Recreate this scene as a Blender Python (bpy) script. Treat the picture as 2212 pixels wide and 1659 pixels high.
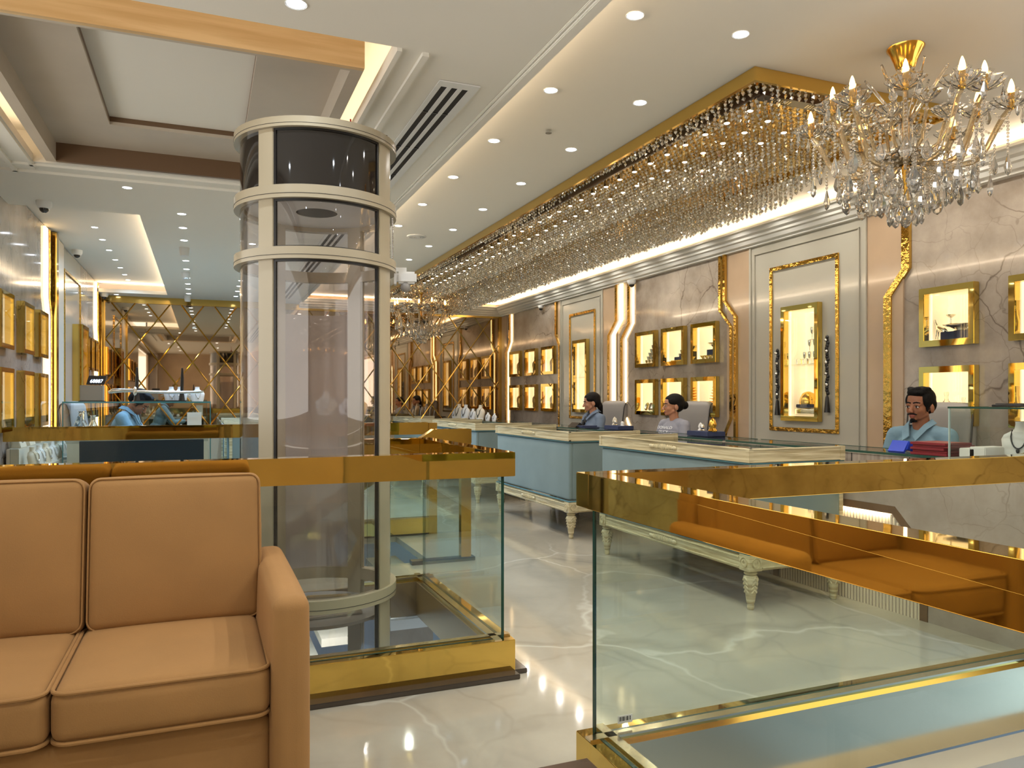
import bpy, bmesh, math, random
import numpy as np
from mathutils import Vector, Matrix, Euler
sc = bpy.context.scene
for o in list(bpy.data.objects): bpy.data.objects.remove(o)
COL = sc.collection
random.seed(7)
PI = math.pi
# ---------------------------------------------------------------- camera
EYE = 1.25
YAW = math.atan2(666.0, 1640.0)
SN, CS = math.sin(YAW), math.cos(YAW)
cam = bpy.data.cameras.new('camera'); camo = bpy.data.objects.new('camera', cam); COL.objects.link(camo)
camo.location = (0, 0, EYE); camo.rotation_euler = (PI/2, 0, -YAW)
cam.sensor_width = 36.0; cam.lens = 1640.0/2212*36; cam.shift_y = (862-829.5)/2212
cam.clip_start = .05; cam.clip_end = 100
sc.camera = camo
# ---------------------------------------------------------------- world, view
w = bpy.data.worlds.new('world'); sc.world = w; w.use_nodes = True
w.node_tree.nodes['Background'].inputs[0].default_value = (1, .965, .89, 1)
w.node_tree.nodes['Background'].inputs[1].default_value = 2.1
sc.view_settings.view_transform = 'Standard'; sc.view_settings.look = 'None'
sc.view_settings.gamma = 1; sc.view_settings.use_curve_mapping = False
sc.view_settings.exposure = 0.42
cy = sc.cycles
cy.max_bounces = 10; cy.diffuse_bounces = 4; cy.glossy_bounces = 5; cy.transmission_bounces = 8; cy.transparent_max_bounces = 20
cy.use_adaptive_sampling = True; cy.adaptive_threshold = .03
cy.sample_clamp_indirect = 6; cy.caustics_reflective = False; cy.caustics_refractive = False
DL = .56          # downlight power
COVE = 1.25        # cove strip power

# ---------------------------------------------------------------- pixel -> place
def ray(px, py):
    a = (px-1106)/1640; return (a*CS+SN, CS-a*SN, (862-py)/1640)
def onX(px, py, X):
    r = ray(px, py); t = X/r[0]; return Vector((X, r[1]*t, EYE+r[2]*t))
def onY(px, py, Y):
    r = ray(px, py); t = Y/r[1]; return Vector((r[0]*t, Y, EYE+r[2]*t))
def onZ(px, py, Z):
    r = ray(px, py); t = (Z-EYE)/r[2]; return Vector((r[0]*t, r[1]*t, Z))

# ---------------------------------------------------------------- materials
def lin(c):
    return tuple(((v/255)/12.92 if v/255 <= .04045 else ((v/255+.055)/1.055)**2.4) for v in c)
def base(name):
    m = bpy.data.materials.new(name); m.use_nodes = True
    return m, m.node_tree, m.node_tree.nodes['Principled BSDF']
def P(name, col, rough=.5, metal=0, var=.0, scale=8, sheen=0, coat=0, spec=.5, bump=0, bscale=60, sub=0, stretch=None):
    m, nt, b = base(name)
    c = lin(col)
    b.inputs['Base Color'].default_value = (*c, 1); b.inputs['Roughness'].default_value = rough
    b.inputs['Metallic'].default_value = metal; b.inputs['Specular IOR Level'].default_value = spec
    if sheen:
        b.inputs['Sheen Weight'].default_value = sheen; b.inputs['Sheen Roughness'].default_value = .4
        b.inputs['Sheen Tint'].default_value = (*[min(1, v*1.6+.1) for v in c], 1)
    if coat: b.inputs['Coat Weight'].default_value = coat; b.inputs['Coat Roughness'].default_value = .05
    tc = nt.nodes.new('ShaderNodeTexCoord')
    src = tc.outputs['Object']
    if stretch:
        mp = nt.nodes.new('ShaderNodeMapping'); mp.inputs['Scale'].default_value = stretch
        nt.links.new(src, mp.inputs[0]); src = mp.outputs[0]
    if var:
        n = nt.nodes.new('ShaderNodeTexNoise'); n.inputs['Scale'].default_value = scale; n.inputs['Detail'].default_value = 5
        nt.links.new(src, n.inputs['Vector'])
        r = nt.nodes.new('ShaderNodeValToRGB')
        r.color_ramp.elements[0].position = .3; r.color_ramp.elements[1].position = .7
        r.color_ramp.elements[0].color = (*[v*(1-var) for v in c], 1); r.color_ramp.elements[1].color = (*[min(1, v*(1+var)) for v in c], 1)
        nt.links.new(n.outputs['Fac'], r.inputs[0]); nt.links.new(r.outputs[0], b.inputs['Base Color'])
    if bump:
        n2 = nt.nodes.new('ShaderNodeTexNoise'); n2.inputs['Scale'].default_value = bscale; n2.inputs['Detail'].default_value = 3
        nt.links.new(src, n2.inputs['Vector'])
        bp = nt.nodes.new('ShaderNodeBump'); bp.inputs['Strength'].default_value = bump; bp.inputs['Distance'].default_value = .01
        nt.links.new(n2.outputs['Fac'], bp.inputs['Height']); nt.links.new(bp.outputs[0], b.inputs['Normal'])
    return m
def EM(name, col, st):
    m, nt, b = base(name)
    b.inputs['Base Color'].default_value = (.8, .8, .8, 1)
    b.inputs['Emission Color'].default_value = (*lin(col), 1); b.inputs['Emission Strength'].default_value = st
    return m
def GLASS(name, tint=(.93, .97, .95), ior=1.45, boost=1.0, rough=.0):
    m, nt, b = base(name); nt.nodes.remove(b)
    out = nt.nodes['Material Output']
    t = nt.nodes.new('ShaderNodeBsdfTransparent'); t.inputs[0].default_value = (*tint, 1)
    g = nt.nodes.new('ShaderNodeBsdfGlossy'); g.inputs['Roughness'].default_value = rough
    # Schlick reflectance of a thin pane, the same from either side
    ge = nt.nodes.new('ShaderNodeNewGeometry'); dt = nt.nodes.new('ShaderNodeVectorMath'); dt.operation = 'DOT_PRODUCT'
    nt.links.new(ge.outputs['Normal'], dt.inputs[0]); nt.links.new(ge.outputs['Incoming'], dt.inputs[1])
    def mth(op, a, b_=None):
        n = nt.nodes.new('ShaderNodeMath'); n.operation = op
        if isinstance(a, float): n.inputs[0].default_value = a
        else: nt.links.new(a, n.inputs[0])
        if b_ is not None: n.inputs[1].default_value = b_ if isinstance(b_, float) else 0
        if b_ is not None and not isinstance(b_, float): nt.links.new(b_, n.inputs[1])
        return n.outputs[0]
    f0 = ((ior-1)/(ior+1))**2
    pw = mth('POWER', mth('SUBTRACT', 1.0, mth('ABSOLUTE', dt.outputs['Value'])), 5.0)
    mu = mth('MINIMUM', mth('MULTIPLY', mth('ADD', mth('MULTIPLY', pw, 1-f0), f0), float(boost)), 1.0)
    x = nt.nodes.new('ShaderNodeMixShader'); nt.links.new(mu, x.inputs[0])
    nt.links.new(t.outputs[0], x.inputs[1]); nt.links.new(g.outputs[0], x.inputs[2]); nt.links.new(x.outputs[0], out.inputs[0])
    return m
def MARBLE(name, c0, c1, vein, rough, scale, veins=1.0, vw=.035, coat=0, light_veins=None, lw=.02, lscale=1.2):
    m, nt, b = base(name); L = nt.links.new; N = nt.nodes.new
    tc = N('ShaderNodeTexCoord')
    nz = N('ShaderNodeTexNoise'); nz.inputs['Scale'].default_value = scale*.8; nz.inputs['Detail'].default_value = 8; nz.inputs['Roughness'].default_value = .62
    L(tc.outputs['Object'], nz.inputs['Vector'])
    r = N('ShaderNodeValToRGB'); r.color_ramp.elements[0].position = .33; r.color_ramp.elements[1].position = .68
    r.color_ramp.elements[0].color = (*lin(c0), 1); r.color_ramp.elements[1].color = (*lin(c1), 1)
    L(nz.outputs['Fac'], r.inputs[0])
    # warped voronoi edges = cracks
    nw = N('ShaderNodeTexNoise'); nw.inputs['Scale'].default_value = scale*1.4; nw.inputs['Detail'].default_value = 4
    L(tc.outputs['Object'], nw.inputs['Vector'])
    sb = N('ShaderNodeVectorMath'); sb.operation = 'SUBTRACT'; sb.inputs[1].default_value = (.5, .5, .5); L(nw.outputs['Color'], sb.inputs[0])
    ms = N('ShaderNodeVectorMath'); ms.operation = 'SCALE'; ms.inputs['Scale'].default_value = .55/scale; L(sb.outputs[0], ms.inputs[0])
    ad = N('ShaderNodeVectorMath'); L(tc.outputs['Object'], ad.inputs[0]); L(ms.outputs[0], ad.inputs[1])
    def cracks(sc_, wd):
        v = N('ShaderNodeTexVoronoi'); v.feature = 'DISTANCE_TO_EDGE'; v.inputs['Scale'].default_value = sc_
        L(ad.outputs[0], v.inputs['Vector'])
        q = N('ShaderNodeMapRange'); q.inputs['From Min'].default_value = 0; q.inputs['From Max'].default_value = wd
        q.inputs['To Min'].default_value = 1; q.inputs['To Max'].default_value = 0
        L(v.outputs['Distance'], q.inputs['Value'])
        n3 = N('ShaderNodeTexNoise'); n3.inputs['Scale'].default_value = scale*.9; n3.inputs['Detail'].default_value = 2
        L(tc.outputs['Object'], n3.inputs['Vector'])
        q2 = N('ShaderNodeMapRange'); q2.inputs['From Min'].default_value = .36; q2.inputs['From Max'].default_value = .58; L(n3.outputs['Fac'], q2.inputs['Value'])
        mm = N('ShaderNodeMath'); mm.operation = 'MULTIPLY'; L(q.outputs[0], mm.inputs[0]); L(q2.outputs[0], mm.inputs[1])
        return mm.outputs[0]
    x = N('ShaderNodeMixRGB'); x.inputs[2].default_value = (*lin(vein), 1)
    k = N('ShaderNodeMath'); k.operation = 'MULTIPLY'; k.inputs[1].default_value = veins; k.use_clamp = True
    fine = N('ShaderNodeMath'); fine.operation = 'MULTIPLY'; fine.inputs[1].default_value = .55; L(cracks(scale*2.6, vw*1.2), fine.inputs[0])
    mx = N('ShaderNodeMath'); mx.operation = 'MAXIMUM'; L(cracks(scale, vw), mx.inputs[0]); L(fine.outputs[0], mx.inputs[1]); L(mx.outputs[0], k.inputs[0]); L(k.outputs[0], x.inputs[0]); L(r.outputs[0], x.inputs[1])
    res = x.outputs[0]
    if light_veins:
        y = N('ShaderNodeMixRGB'); y.inputs[2].default_value = (*lin(light_veins), 1)
        L(cracks(lscale, lw), y.inputs[0]); L(res, y.inputs[1]); res = y.outputs[0]
    L(res, b.inputs['Base Color']); b.inputs['Roughness'].default_value = rough
    if coat: b.inputs['Coat Weight'].default_value = coat; b.inputs['Coat Roughness'].default_value = .03
    return m
def GOLD(name, col, rough, bump=0, bscale=3):
    return P(name, col, rough, 1, bump=bump, bscale=bscale)
def WOOD(name, c0, c1, rough, sc_=(2, 30, 30)):
    m, nt, b = base(name); L = nt.links.new; N = nt.nodes.new
    tc = N('ShaderNodeTexCoord'); mp = N('ShaderNodeMapping'); mp.inputs['Scale'].default_value = sc_
    L(tc.outputs['Object'], mp.inputs[0])
    n = N('ShaderNodeTexNoise'); n.inputs['Scale'].default_value = 1; n.inputs['Detail'].default_value = 6; n.inputs['Distortion'].default_value = .25
    L(mp.outputs[0], n.inputs['Vector'])
    r = N('ShaderNodeValToRGB'); r.color_ramp.elements[0].position = .36; r.color_ramp.elements[1].position = .62
    r.color_ramp.elements[0].color = (*lin(c0), 1); r.color_ramp.elements[1].color = (*lin(c1), 1)
    L(n.outputs['Fac'], r.inputs[0]); L(r.outputs[0], b.inputs['Base Color']); b.inputs['Roughness'].default_value = rough
    bp = N('ShaderNodeBump'); bp.inputs['Strength'].default_value = .15; bp.inputs['Distance'].default_value = .004
    L(n.outputs['Fac'], bp.inputs['Height']); L(bp.outputs[0], b.inputs['Normal'])
    return m
M = {}
M['ceil'] = P('ceiling_paint', (238, 234, 224), .7)
M['laminate'] = P('laminate', (196, 184, 168), .45, var=.05, scale=3)
M['darklam'] = P('dark_laminate', (112, 86, 62), .4)
M['beam'] = WOOD('light_oak', (206, 170, 120), (224, 192, 144), .4, (1.5, 25, 25))
M['white'] = P('white_gloss', (182, 177, 162), .12, coat=.3)
M['beige'] = P('beige_gloss', (188, 162, 134), .12, var=.06, scale=2.5, coat=.3)
M['cream_col'] = P('cream_column', (214, 204, 186), .25)
M['wmarble'] = MARBLE('wall_marble', (140, 126, 112), (200, 187, 171), (84, 66, 54), .1, 1.5, .75, .012, coat=.2)
M['cmarble'] = MARBLE('counter_marble', (158, 144, 132), (194, 182, 170), (98, 78, 66), .12, 2.2, .7, .010)
M['floor'] = MARBLE('floor_marble', (156, 149, 134), (184, 177, 160), (144, 137, 122), .07, .7, .5, .03, light_veins=(200, 195, 181), lw=.010, lscale=.6)
M['gold'] = GOLD('mirror_gold', (224, 192, 104), .03, bump=.05, bscale=2.2)
M['goldflat'] = GOLD('polished_gold', (226, 188, 104), .12)
M['goldrough'] = GOLD('rippled_gold', (230, 190, 100), .08, bump=.5, bscale=22)
M['brass'] = GOLD('brass', (232, 182, 82), .16)
M['mirror'] = GOLD('bronze_mirror', (196, 176, 152), .02)
M['palegold'] = GOLD('champagne_metal', (214, 200, 168), .15)
M['steel'] = GOLD('steel', (205, 205, 205), .2)
M['silver'] = GOLD('silver', (230, 228, 222), .18)
M['glass'] = GLASS('clear_glass', (.955, .985, .972))
M['glassg'] = GLASS('green_glass', (.935, .972, .952))
M['tube'] = GLASS('lift_polycarbonate', (.94, .925, .93), boost=1.5)
M['edge'] = P('glass_edge', (38, 72, 62), .15)
M['edgeteal'] = P('glass_edge_teal', (60, 120, 122), .15)
M['dark'] = P('black_glass', (34, 30, 28), .04, coat=.5)
M['black'] = P('black', (22, 20, 20), .35)
M['blackslot'] = P('slot_black', (26, 18, 18), .7)
M['liftmetal'] = P('lift_frame', (176, 164, 140), .22)
M['sofa'] = P('tan_velvet', (152, 111, 62), .85, var=.06, scale=5, sheen=.3, bump=.08, bscale=260)
M['blue'] = P('blue_velvet', (114, 132, 134), .75, var=.08, scale=3, sheen=.5)
M['bluepipe'] = P('teal_piping', (74, 118, 128), .6)
M['distress'] = WOOD('cream_distressed_wood', (168, 152, 114), (212, 201, 166), .5, (3, 3, 70))
M['carve'] = P('carved_cream', (206, 194, 158), .5, var=.16, scale=40)
M['groove'] = P('antiqued_groove', (110, 92, 58), .6)
M['led'] = EM('led_warm', (255, 214, 150), 2.6)
M['caseside'] = EM('liner_painted_glow', (250, 206, 146), .56)  # glow painted into the liner for light from the strips and back panel
M['ledgold'] = EM('led_amber', (255, 186, 104), .28)
M['lens'] = EM('downlight_lens', (236, 244, 255), 14)
M['trim'] = P('white_plastic', (232, 232, 230), .35)
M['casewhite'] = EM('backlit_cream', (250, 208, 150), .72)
M['caseled'] = EM('case_led', (255, 220, 150), 1.4)
M['grey'] = P('grey_leather', (150, 144, 138), .5, sheen=.15)
M['piping'] = P('dark_piping', (44, 40, 38), .6)
M['fascia'] = P('liner_cream', (226, 206, 170), .5)
M['bustcream'] = P('linen_bust', (222, 208, 184), .8)
M['bustwhite'] = P('white_bust', (232, 228, 222), .6)
M['bustgold'] = P('gold_bust', (226, 178, 104), .55)
M['navy'] = P('navy_velvet', (44, 52, 84), .8, sheen=.2)
M['maroon'] = P('maroon_card', (122, 30, 38), .5)
M['paper'] = P('paper', (228, 222, 214), .7)
M['bluebox'] = P('blue_box', (44, 70, 190), .3)
M['darkblue'] = P('dark_blue_panel', (30, 46, 62), .3)
M['red'] = P('red_paint', (190, 30, 22), .4)
M['brown'] = P('dark_brown_gloss', (74, 56, 44), .15)
M['plinth'] = P('dark_granite', (70, 62, 54), .12)
M['hair'] = P('black_hair', (13, 11, 10), .75, spec=.2, bump=.4, bscale=180)
M['hairf'] = P('dark_hair', (16, 12, 11), .7, spec=.25, bump=.4, bscale=160)
M['skinm'] = P('skin_brown', (150, 98, 70), .5, sub=.1)
M['skinf'] = P('skin_tan', (196, 140, 108), .5, sub=.1)
M['lip'] = P('lips', (140, 72, 62), .45)
M['eye'] = P('eye_white', (226, 218, 210), .2)
M['iris'] = P('iris', (30, 20, 16), .1)
M['shirtblue'] = P('light_blue_shirt', (112, 142, 158), .8, var=.08, scale=14, bump=.25, bscale=26)
M['shirtgrey'] = P('grey_blue_shirt', (112, 126, 146), .8, var=.08, scale=14, bump=.25, bscale=26)
M['tee'] = P('grey_tee', (150, 150, 160), .85, var=.06, scale=14, bump=.25, bscale=24)
M['trouser'] = P('dark_trousers', (40, 42, 52), .8)
M['whiteprint'] = P('white_print', (240, 240, 240), .6)
M['bluewall'] = P('pale_blue_wall', (176, 194, 214), .5)
M['lowgrey'] = P('lower_grey', (150, 146, 142), .4, var=.05)
M['oakgrey'] = WOOD('grey_oak', (128, 116, 106), (166, 154, 142), .4, (3, 30, 2))
M['bead'] = None
# ---------------------------------------------------------------- mesh building
WL = {}
class MB:
    def __init__(s): s.v = []; s.f = []; s.m = []; s.mi = 0
    def add(s, vs, fs):
        k = len(s.v); s.v += [tuple(p) for p in vs]
        for f in fs: s.f.append(tuple(k+i for i in f)); s.m.append(s.mi)
        return s
    def box(s, x0, x1, y0, y1, z0, z1, T=None):
        vs = [(x, y, z) for z in (z0, z1) for y in (y0, y1) for x in (x0, x1)]
        if T: vs = [T @ Vector(p) for p in vs]
        return s.add(vs, [(0, 2, 3, 1), (4, 5, 7, 6), (0, 1, 5, 4), (2, 6, 7, 3), (0, 4, 6, 2), (1, 3, 7, 5)])
    def quad(s, a, b, c, d): return s.add([a, b, c, d], [(0, 1, 2, 3)])
    def prism(s, pts, off):
        n = len(pts); off = Vector(off); vs = [Vector(p) for p in pts]; vs += [p+off for p in vs]
        fs = [tuple(range(n-1, -1, -1)), tuple(range(n, 2*n))] + [(i, (i+1) % n, n+(i+1) % n, n+i) for i in range(n)]
        return s.add(vs, fs)
    def lathe(s, prof, c=(0, 0, 0), n=16, axis='z', a0=0, a1=2*PI, cap=True, T=None):
        full = abs(a1-a0-2*PI) < 1e-6; m = n if full else n+1; vs = []
        for r, h in prof:
            for i in range(m):
                a = a0+(a1-a0)*i/n; p = (r*math.cos(a), r*math.sin(a), h)
                if axis == 'x': p = (p[2], p[0], p[1])
                if axis == 'y': p = (p[1], p[2], p[0])
                p = Vector(p)
                if T: p = T @ p
                vs.append(p+Vector(c))
        fs = []
        for j in range(len(prof)-1):
            for i in range(n):
                i2 = (i+1) % m if full else i+1
                fs.append((j*m+i, j*m+i2, (j+1)*m+i2, (j+1)*m+i))
        if cap and full:
            if prof[0][0] > 1e-5: fs.append(tuple(range(m-1, -1, -1)))
            if prof[-1][0] > 1e-5: fs.append(tuple((len(prof)-1)*m+i for i in range(m)))
        return s.add(vs, fs)
    def tube(s, pts, r, n=8, closed=False, cap=True):
        pts = [Vector(p) for p in pts]; N = len(pts); rs = r if isinstance(r, (list, tuple)) else [r]*N
        up = Vector((0, 0, 1)); vs = []; prev = None
        for i, p in enumerate(pts):
            if closed: d = pts[(i+1) % N]-pts[i-1]
            else: d = pts[min(i+1, N-1)]-pts[max(i-1, 0)]
            if d.length < 1e-9: d = Vector((0, 0, 1))
            d.normalize()
            if prev is None:
                a = d.orthogonal().normalized()
            else:
                a = prev-d*prev.dot(d)
                a = a.normalized() if a.length > 1e-6 else d.orthogonal().normalized()
            prev = a; b = d.cross(a)
            for k in range(n):
                t = 2*PI*k/n; vs.append(p+(a*math.cos(t)+b*math.sin(t))*rs[i])
        fs = []
        for i in range(N if closed else N-1):
            j = (i+1) % N
            for k in range(n): fs.append((i*n+k, i*n+(k+1) % n, j*n+(k+1) % n, j*n+k))
        if cap and not closed: fs += [tuple(range(n-1, -1, -1)), tuple((N-1)*n+k for k in range(n))]
        return s.add(vs, fs)
    def ell(s, c, r, n=12, R=None):
        vs = []; c = Vector(c)
        m = max(4, n//2+1)
        prof = [(math.sin(PI*j/m), -math.cos(PI*j/m)) for j in range(1, m)]
        for rr, h in prof:
            for i in range(n):
                p = Vector((rr*math.cos(2*PI*i/n)*r[0], rr*math.sin(2*PI*i/n)*r[1], h*r[2]))
                if R: p = R @ p
                vs.append(c+p)
        for h in (-1, 1):
            p = Vector((0, 0, h*r[2])); vs.append(c+(R @ p if R else p))
        K = len(prof); fs = []
        for j in range(K-1):
            for i in range(n): fs.append((j*n+i, j*n+(i+1) % n, (j+1)*n+(i+1) % n, (j+1)*n+i))
        b, t = K*n, K*n+1
        for i in range(n): fs.append((b, (i+1) % n, i)); fs.append((t, (K-1)*n+i, (K-1)*n+(i+1) % n))
        return s.add(vs, fs)
    def cap(s, p0, p1, r0, r1, n=14):
        p0, p1 = Vector(p0), Vector(p1); d = p1-p0; L = d.length; 
        Q = d.to_track_quat('Z', 'Y').to_matrix() if L > 1e-6 else Matrix.Identity(3)
        prof = [(r0*math.sin(t), -r0*math.cos(t)) for t in (.02, .5, 1.0, 1.57)] + [(r1*math.cos(t), L+r1*math.sin(t)) for t in (0, .5, 1.0, 1.55)]
        return s.lathe(prof, p0, n, T=Q)
    def strip(s, path, width, depth, nrm):
        """flat band along a polyline: path points lie on the band's left edge; width vector, depth along nrm"""
        w = Vector(width); d = Vector(nrm)*depth; vs = []; fs = []
        for p in path:
            p = Vector(p); vs += [p, p+w, p+w+d, p+d]
        for i in range(len(path)-1):
            for k in range(4): fs.append((4*i+k, 4*i+(k+1) % 4, 4*i+4+(k+1) % 4, 4*i+4+k))
        e = 4*(len(path)-1); fs += [(3, 2, 1, 0), (e, e+1, e+2, e+3)]
        return s.add(vs, fs)
    def rbox(s, x0, x1, y0, y1, z0, z1, r=.03, puff=(0, 0, 0), n=10, T=None):
        """soft rounded box, faces puffed out by puff"""
        c = Vector(((x0+x1)/2, (y0+y1)/2, (z0+z1)/2)); h = Vector(((x1-x0)/2, (y1-y0)/2, (z1-z0)/2)); r = min(r, *h)
        def seg(hh):
            a = [-hh+r*(1-math.cos(t*PI/2/3)) for t in range(0, 4)]
            k = max(1, n); mid = [(-hh+r)+(2*hh-2*r)*j/k for j in range(1, k)]
            out = [-hh, -hh+r*.3, -hh+r*.65, -hh+r]+mid+[hh-r, hh-r*.65, hh-r*.3, hh]
            return out
        g = [seg(h.x), seg(h.y), seg(h.z)]; idx = {}; vs = []; fs = []
        def vert(i, j, k):
            key = (i, j, k)
            if key in idx: return idx[key]
            p = Vector((g[0][i], g[1][j], g[2][k])); q = Vector([max(-h[a]+r, min(h[a]-r, p[a])) for a in range(3)])
            d = p-q
            o = q+(d.normalized()*r if d.length > 1e-9 else d)
            u = [p[a]/h[a] for a in range(3)]
            fx = [(1-min(1, abs(t))**2.5) for t in u]
            for a in range(3):
                b_, c_ = (a+1) % 3, (a+2) % 3
                if puff[a]: o[a] += puff[a]*(1 if u[a] > 0 else -1)*abs(u[a])*fx[b_]*fx[c_]
            o = o+c
            if T: o = T @ o
            idx[key] = len(vs); vs.append(o); return idx[key]
        n0, n1, n2 = len(g[0]), len(g[1]), len(g[2])
        for i in range(n0-1):
            for j in range(n1-1):
                fs.append((vert(i, j, 0), vert(i, j+1, 0), vert(i+1, j+1, 0), vert(i+1, j, 0)))
                fs.append((vert(i, j, n2-1), vert(i+1, j, n2-1), vert(i+1, j+1, n2-1), vert(i, j+1, n2-1)))
        for i in range(n0-1):
            for k in range(n2-1):
                fs.append((vert(i, 0, k), vert(i+1, 0, k), vert(i+1, 0, k+1), vert(i, 0, k+1)))
                fs.append((vert(i, n1-1, k), vert(i, n1-1, k+1), vert(i+1, n1-1, k+1), vert(i+1, n1-1, k)))
        for j in range(n1-1):
            for k in range(n2-1):
                fs.append((vert(0, j, k), vert(0, j, k+1), vert(0, j+1, k+1), vert(0, j+1, k)))
                fs.append((vert(n0-1, j, k), vert(n0-1, j+1, k), vert(n0-1, j+1, k+1), vert(n0-1, j, k+1)))
        return s.add(vs, fs)
    def sheet(s, axis, pos, u0, u1, v0, v1, holes, th):
        """slab normal to axis between pos and pos+th with rectangular holes (u,v in the two other axes, in order)"""
        us = sorted({u0, u1} | {h for H in holes for h in H[:2] if u0 < h < u1}); vs_ = sorted({v0, v1} | {h for H in holes for h in H[2:4] if v0 < h < v1})
        def inside(i, j):
            if i < 0 or j < 0 or i >= len(us)-1 or j >= len(vs_)-1: return False
            a, b = (us[i]+us[i+1])/2, (vs_[j]+vs_[j+1])/2
            return not any(H[0] < a < H[1] and H[2] < b < H[3] for H in holes)
        def P3(u, v, wv): return {'x': (wv, u, v), 'y': (u, wv, v), 'z': (u, v, wv)}[axis]
        for i in range(len(us)-1):
            for j in range(len(vs_)-1):
                if not inside(i, j): continue
                a, b, c, d = us[i], us[i+1], vs_[j], vs_[j+1]
                for wv in (pos, pos+th): s.quad(P3(a, c, wv), P3(b, c, wv), P3(b, d, wv), P3(a, d, wv))
                for (di, dj, e) in ((-1, 0, (a, c, a, d)), (1, 0, (b, c, b, d)), (0, -1, (a, c, b, c)), (0, 1, (a, d, b, d))):
                    if not inside(i+di, j+dj):
                        s.quad(P3(e[0], e[1], pos), P3(e[2], e[3], pos), P3(e[2], e[3], pos+th), P3(e[0], e[1], pos+th))
        return s

def mesh_of(mb, name, mats, smooth=False, bev=0, bseg=2, weld=False):
    me = bpy.data.meshes.new(name); me.from_pydata(mb.v, [], mb.f)
    for m in mats: me.materials.append(m)
    if len(mats) > 1: me.polygons.foreach_set('material_index', mb.m)
    bm = bmesh.new(); bm.from_mesh(me)
    bmesh.ops.remove_doubles(bm, verts=bm.verts, dist=1e-5)
    bmesh.ops.recalc_face_normals(bm, faces=bm.faces)
    if bev: bmesh.ops.bevel(bm, geom=[e for e in bm.edges if len(e.link_faces) == 2 and e.calc_face_angle(0) > .6], offset=bev, segments=bseg, affect='EDGES', clamp_overlap=True)
    if smooth:
        for f in bm.faces: f.smooth = True
        for e in bm.edges:
            if len(e.link_faces) == 2 and e.calc_face_angle(0) > .75: e.smooth = False
    bm.to_mesh(me); bm.free(); return me
def link(name, me, parent=None):
    o = bpy.data.objects.new(name, me); COL.objects.link(o)
    if parent: o.parent = parent
    return o
def props(o, label=None, cat=None, group=None, kind=None):
    if label: o['label'] = label
    if cat: o['category'] = cat
    if group: o['group'] = group
    if kind: o['kind'] = kind
    return o
def thing(name, label, cat, loc=(0, 0, 0), group=None, rz=0, kind=None):
    o = bpy.data.objects.new(name, None); COL.objects.link(o); o.location = loc; o.rotation_euler = (0, 0, rz); o.empty_display_size = .1
    WL[o.name] = Vector(loc) if not rz else None
    return props(o, label, cat, group, kind)
def part(name, mb, mat, parent, local=False, smooth=False, bev=0, label=None, kind=None, bseg=2):
    """mb in world coordinates (local=True: already in the parent's frame)"""
    mats = mat if isinstance(mat, list) else [mat]
    if not local:
        off = WL[parent.name]
        mb.v = [(p[0]-off.x, p[1]-off.y, p[2]-off.z) for p in mb.v]
    o = link(name, mesh_of(mb, name, mats, smooth, bev, bseg), parent)
    WL[o.name] = WL.get(parent.name) if not local else Vector((0, 0, 0))
    if label: o['label'] = label
    if kind: o['kind'] = kind
    return o
def single(name, mb, mat, label=None, cat=None, group=None, kind=None, smooth=False, bev=0, bseg=2):
    """a thing that is one mesh; origin at its base centre"""
    a = np.array(mb.v); lo, hi = a.min(0), a.max(0); c = ((lo[0]+hi[0])/2, (lo[1]+hi[1])/2, lo[2])
    mb.v = [(p[0]-c[0], p[1]-c[1], p[2]-c[2]) for p in mb.v]
    mats = mat if isinstance(mat, list) else [mat]
    o = link(name, mesh_of(mb, name, mats, smooth, bev, bseg)); o.location = c; WL[o.name] = Vector(c)
    return props(o, label, cat, group, kind)
def struct(name, mb, mat, **k): return single(name, mb, mat, kind='structure', **k)
def copy_tree(o, loc=None, label=None, group=None, rz=None, parent=None):
    c = o.copy(); COL.objects.link(c)
    if parent: c.parent = parent
    if loc is not None: c.location = loc
    if rz is not None: c.rotation_euler = (0, 0, rz)
    if label: c['label'] = label
    if group: c['group'] = group
    if loc is not None: WL[c.name] = Vector(loc)
    for ch in list(o.children):
        if ch.name in COL.objects: copy_tree(ch, parent=c)
    return c
def area(name, loc, rot, sx, sy, power, col, shape='RECTANGLE', parent=None, spread=None):
    l = bpy.data.lights.new(name, 'AREA'); l.shape = shape; l.size = sx; l.size_y = sy; l.energy = power; l.color = col
    if spread: l.spread = spread
    o = bpy.data.objects.new(name, l); COL.objects.link(o)
    o.rotation_euler = rot; o.location = loc
    if parent: o.parent = parent
    return o
NTH = ['first', 'second', 'third', 'fourth', 'fifth', 'sixth', 'seventh', 'eighth', 'ninth', 'tenth', 'eleventh', 'twelfth', 'thirteenth', 'fourteenth', 'fifteenth', 'sixteenth', 'seventeenth', 'eighteenth', 'nineteenth', 'twentieth']
def remeshed(mb, voxel, smooth_it=6, fac=.5):
    """one continuous skin over overlapping blobs"""
    me = bpy.data.meshes.new('tmp'); me.from_pydata(mb.v, [], mb.f)
    bm = bmesh.new(); bm.from_mesh(me); bmesh.ops.recalc_face_normals(bm, faces=bm.faces); bm.to_mesh(me); bm.free()
    o = bpy.data.objects.new('tmp', me); COL.objects.link(o)
    r = o.modifiers.new('r', 'REMESH'); r.mode = 'VOXEL'; r.voxel_size = voxel; r.use_smooth_shade = True
    if smooth_it:
        s = o.modifiers.new('s', 'SMOOTH'); s.factor = fac; s.iterations = smooth_it
    dg = bpy.context.evaluated_depsgraph_get(); dg.update()
    out = bpy.data.meshes.new_from_object(o.evaluated_get(dg))
    bpy.data.objects.remove(o); bpy.data.meshes.remove(me)
    out.polygons.foreach_set('use_smooth', [True]*len(out.polygons))
    return out
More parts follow.
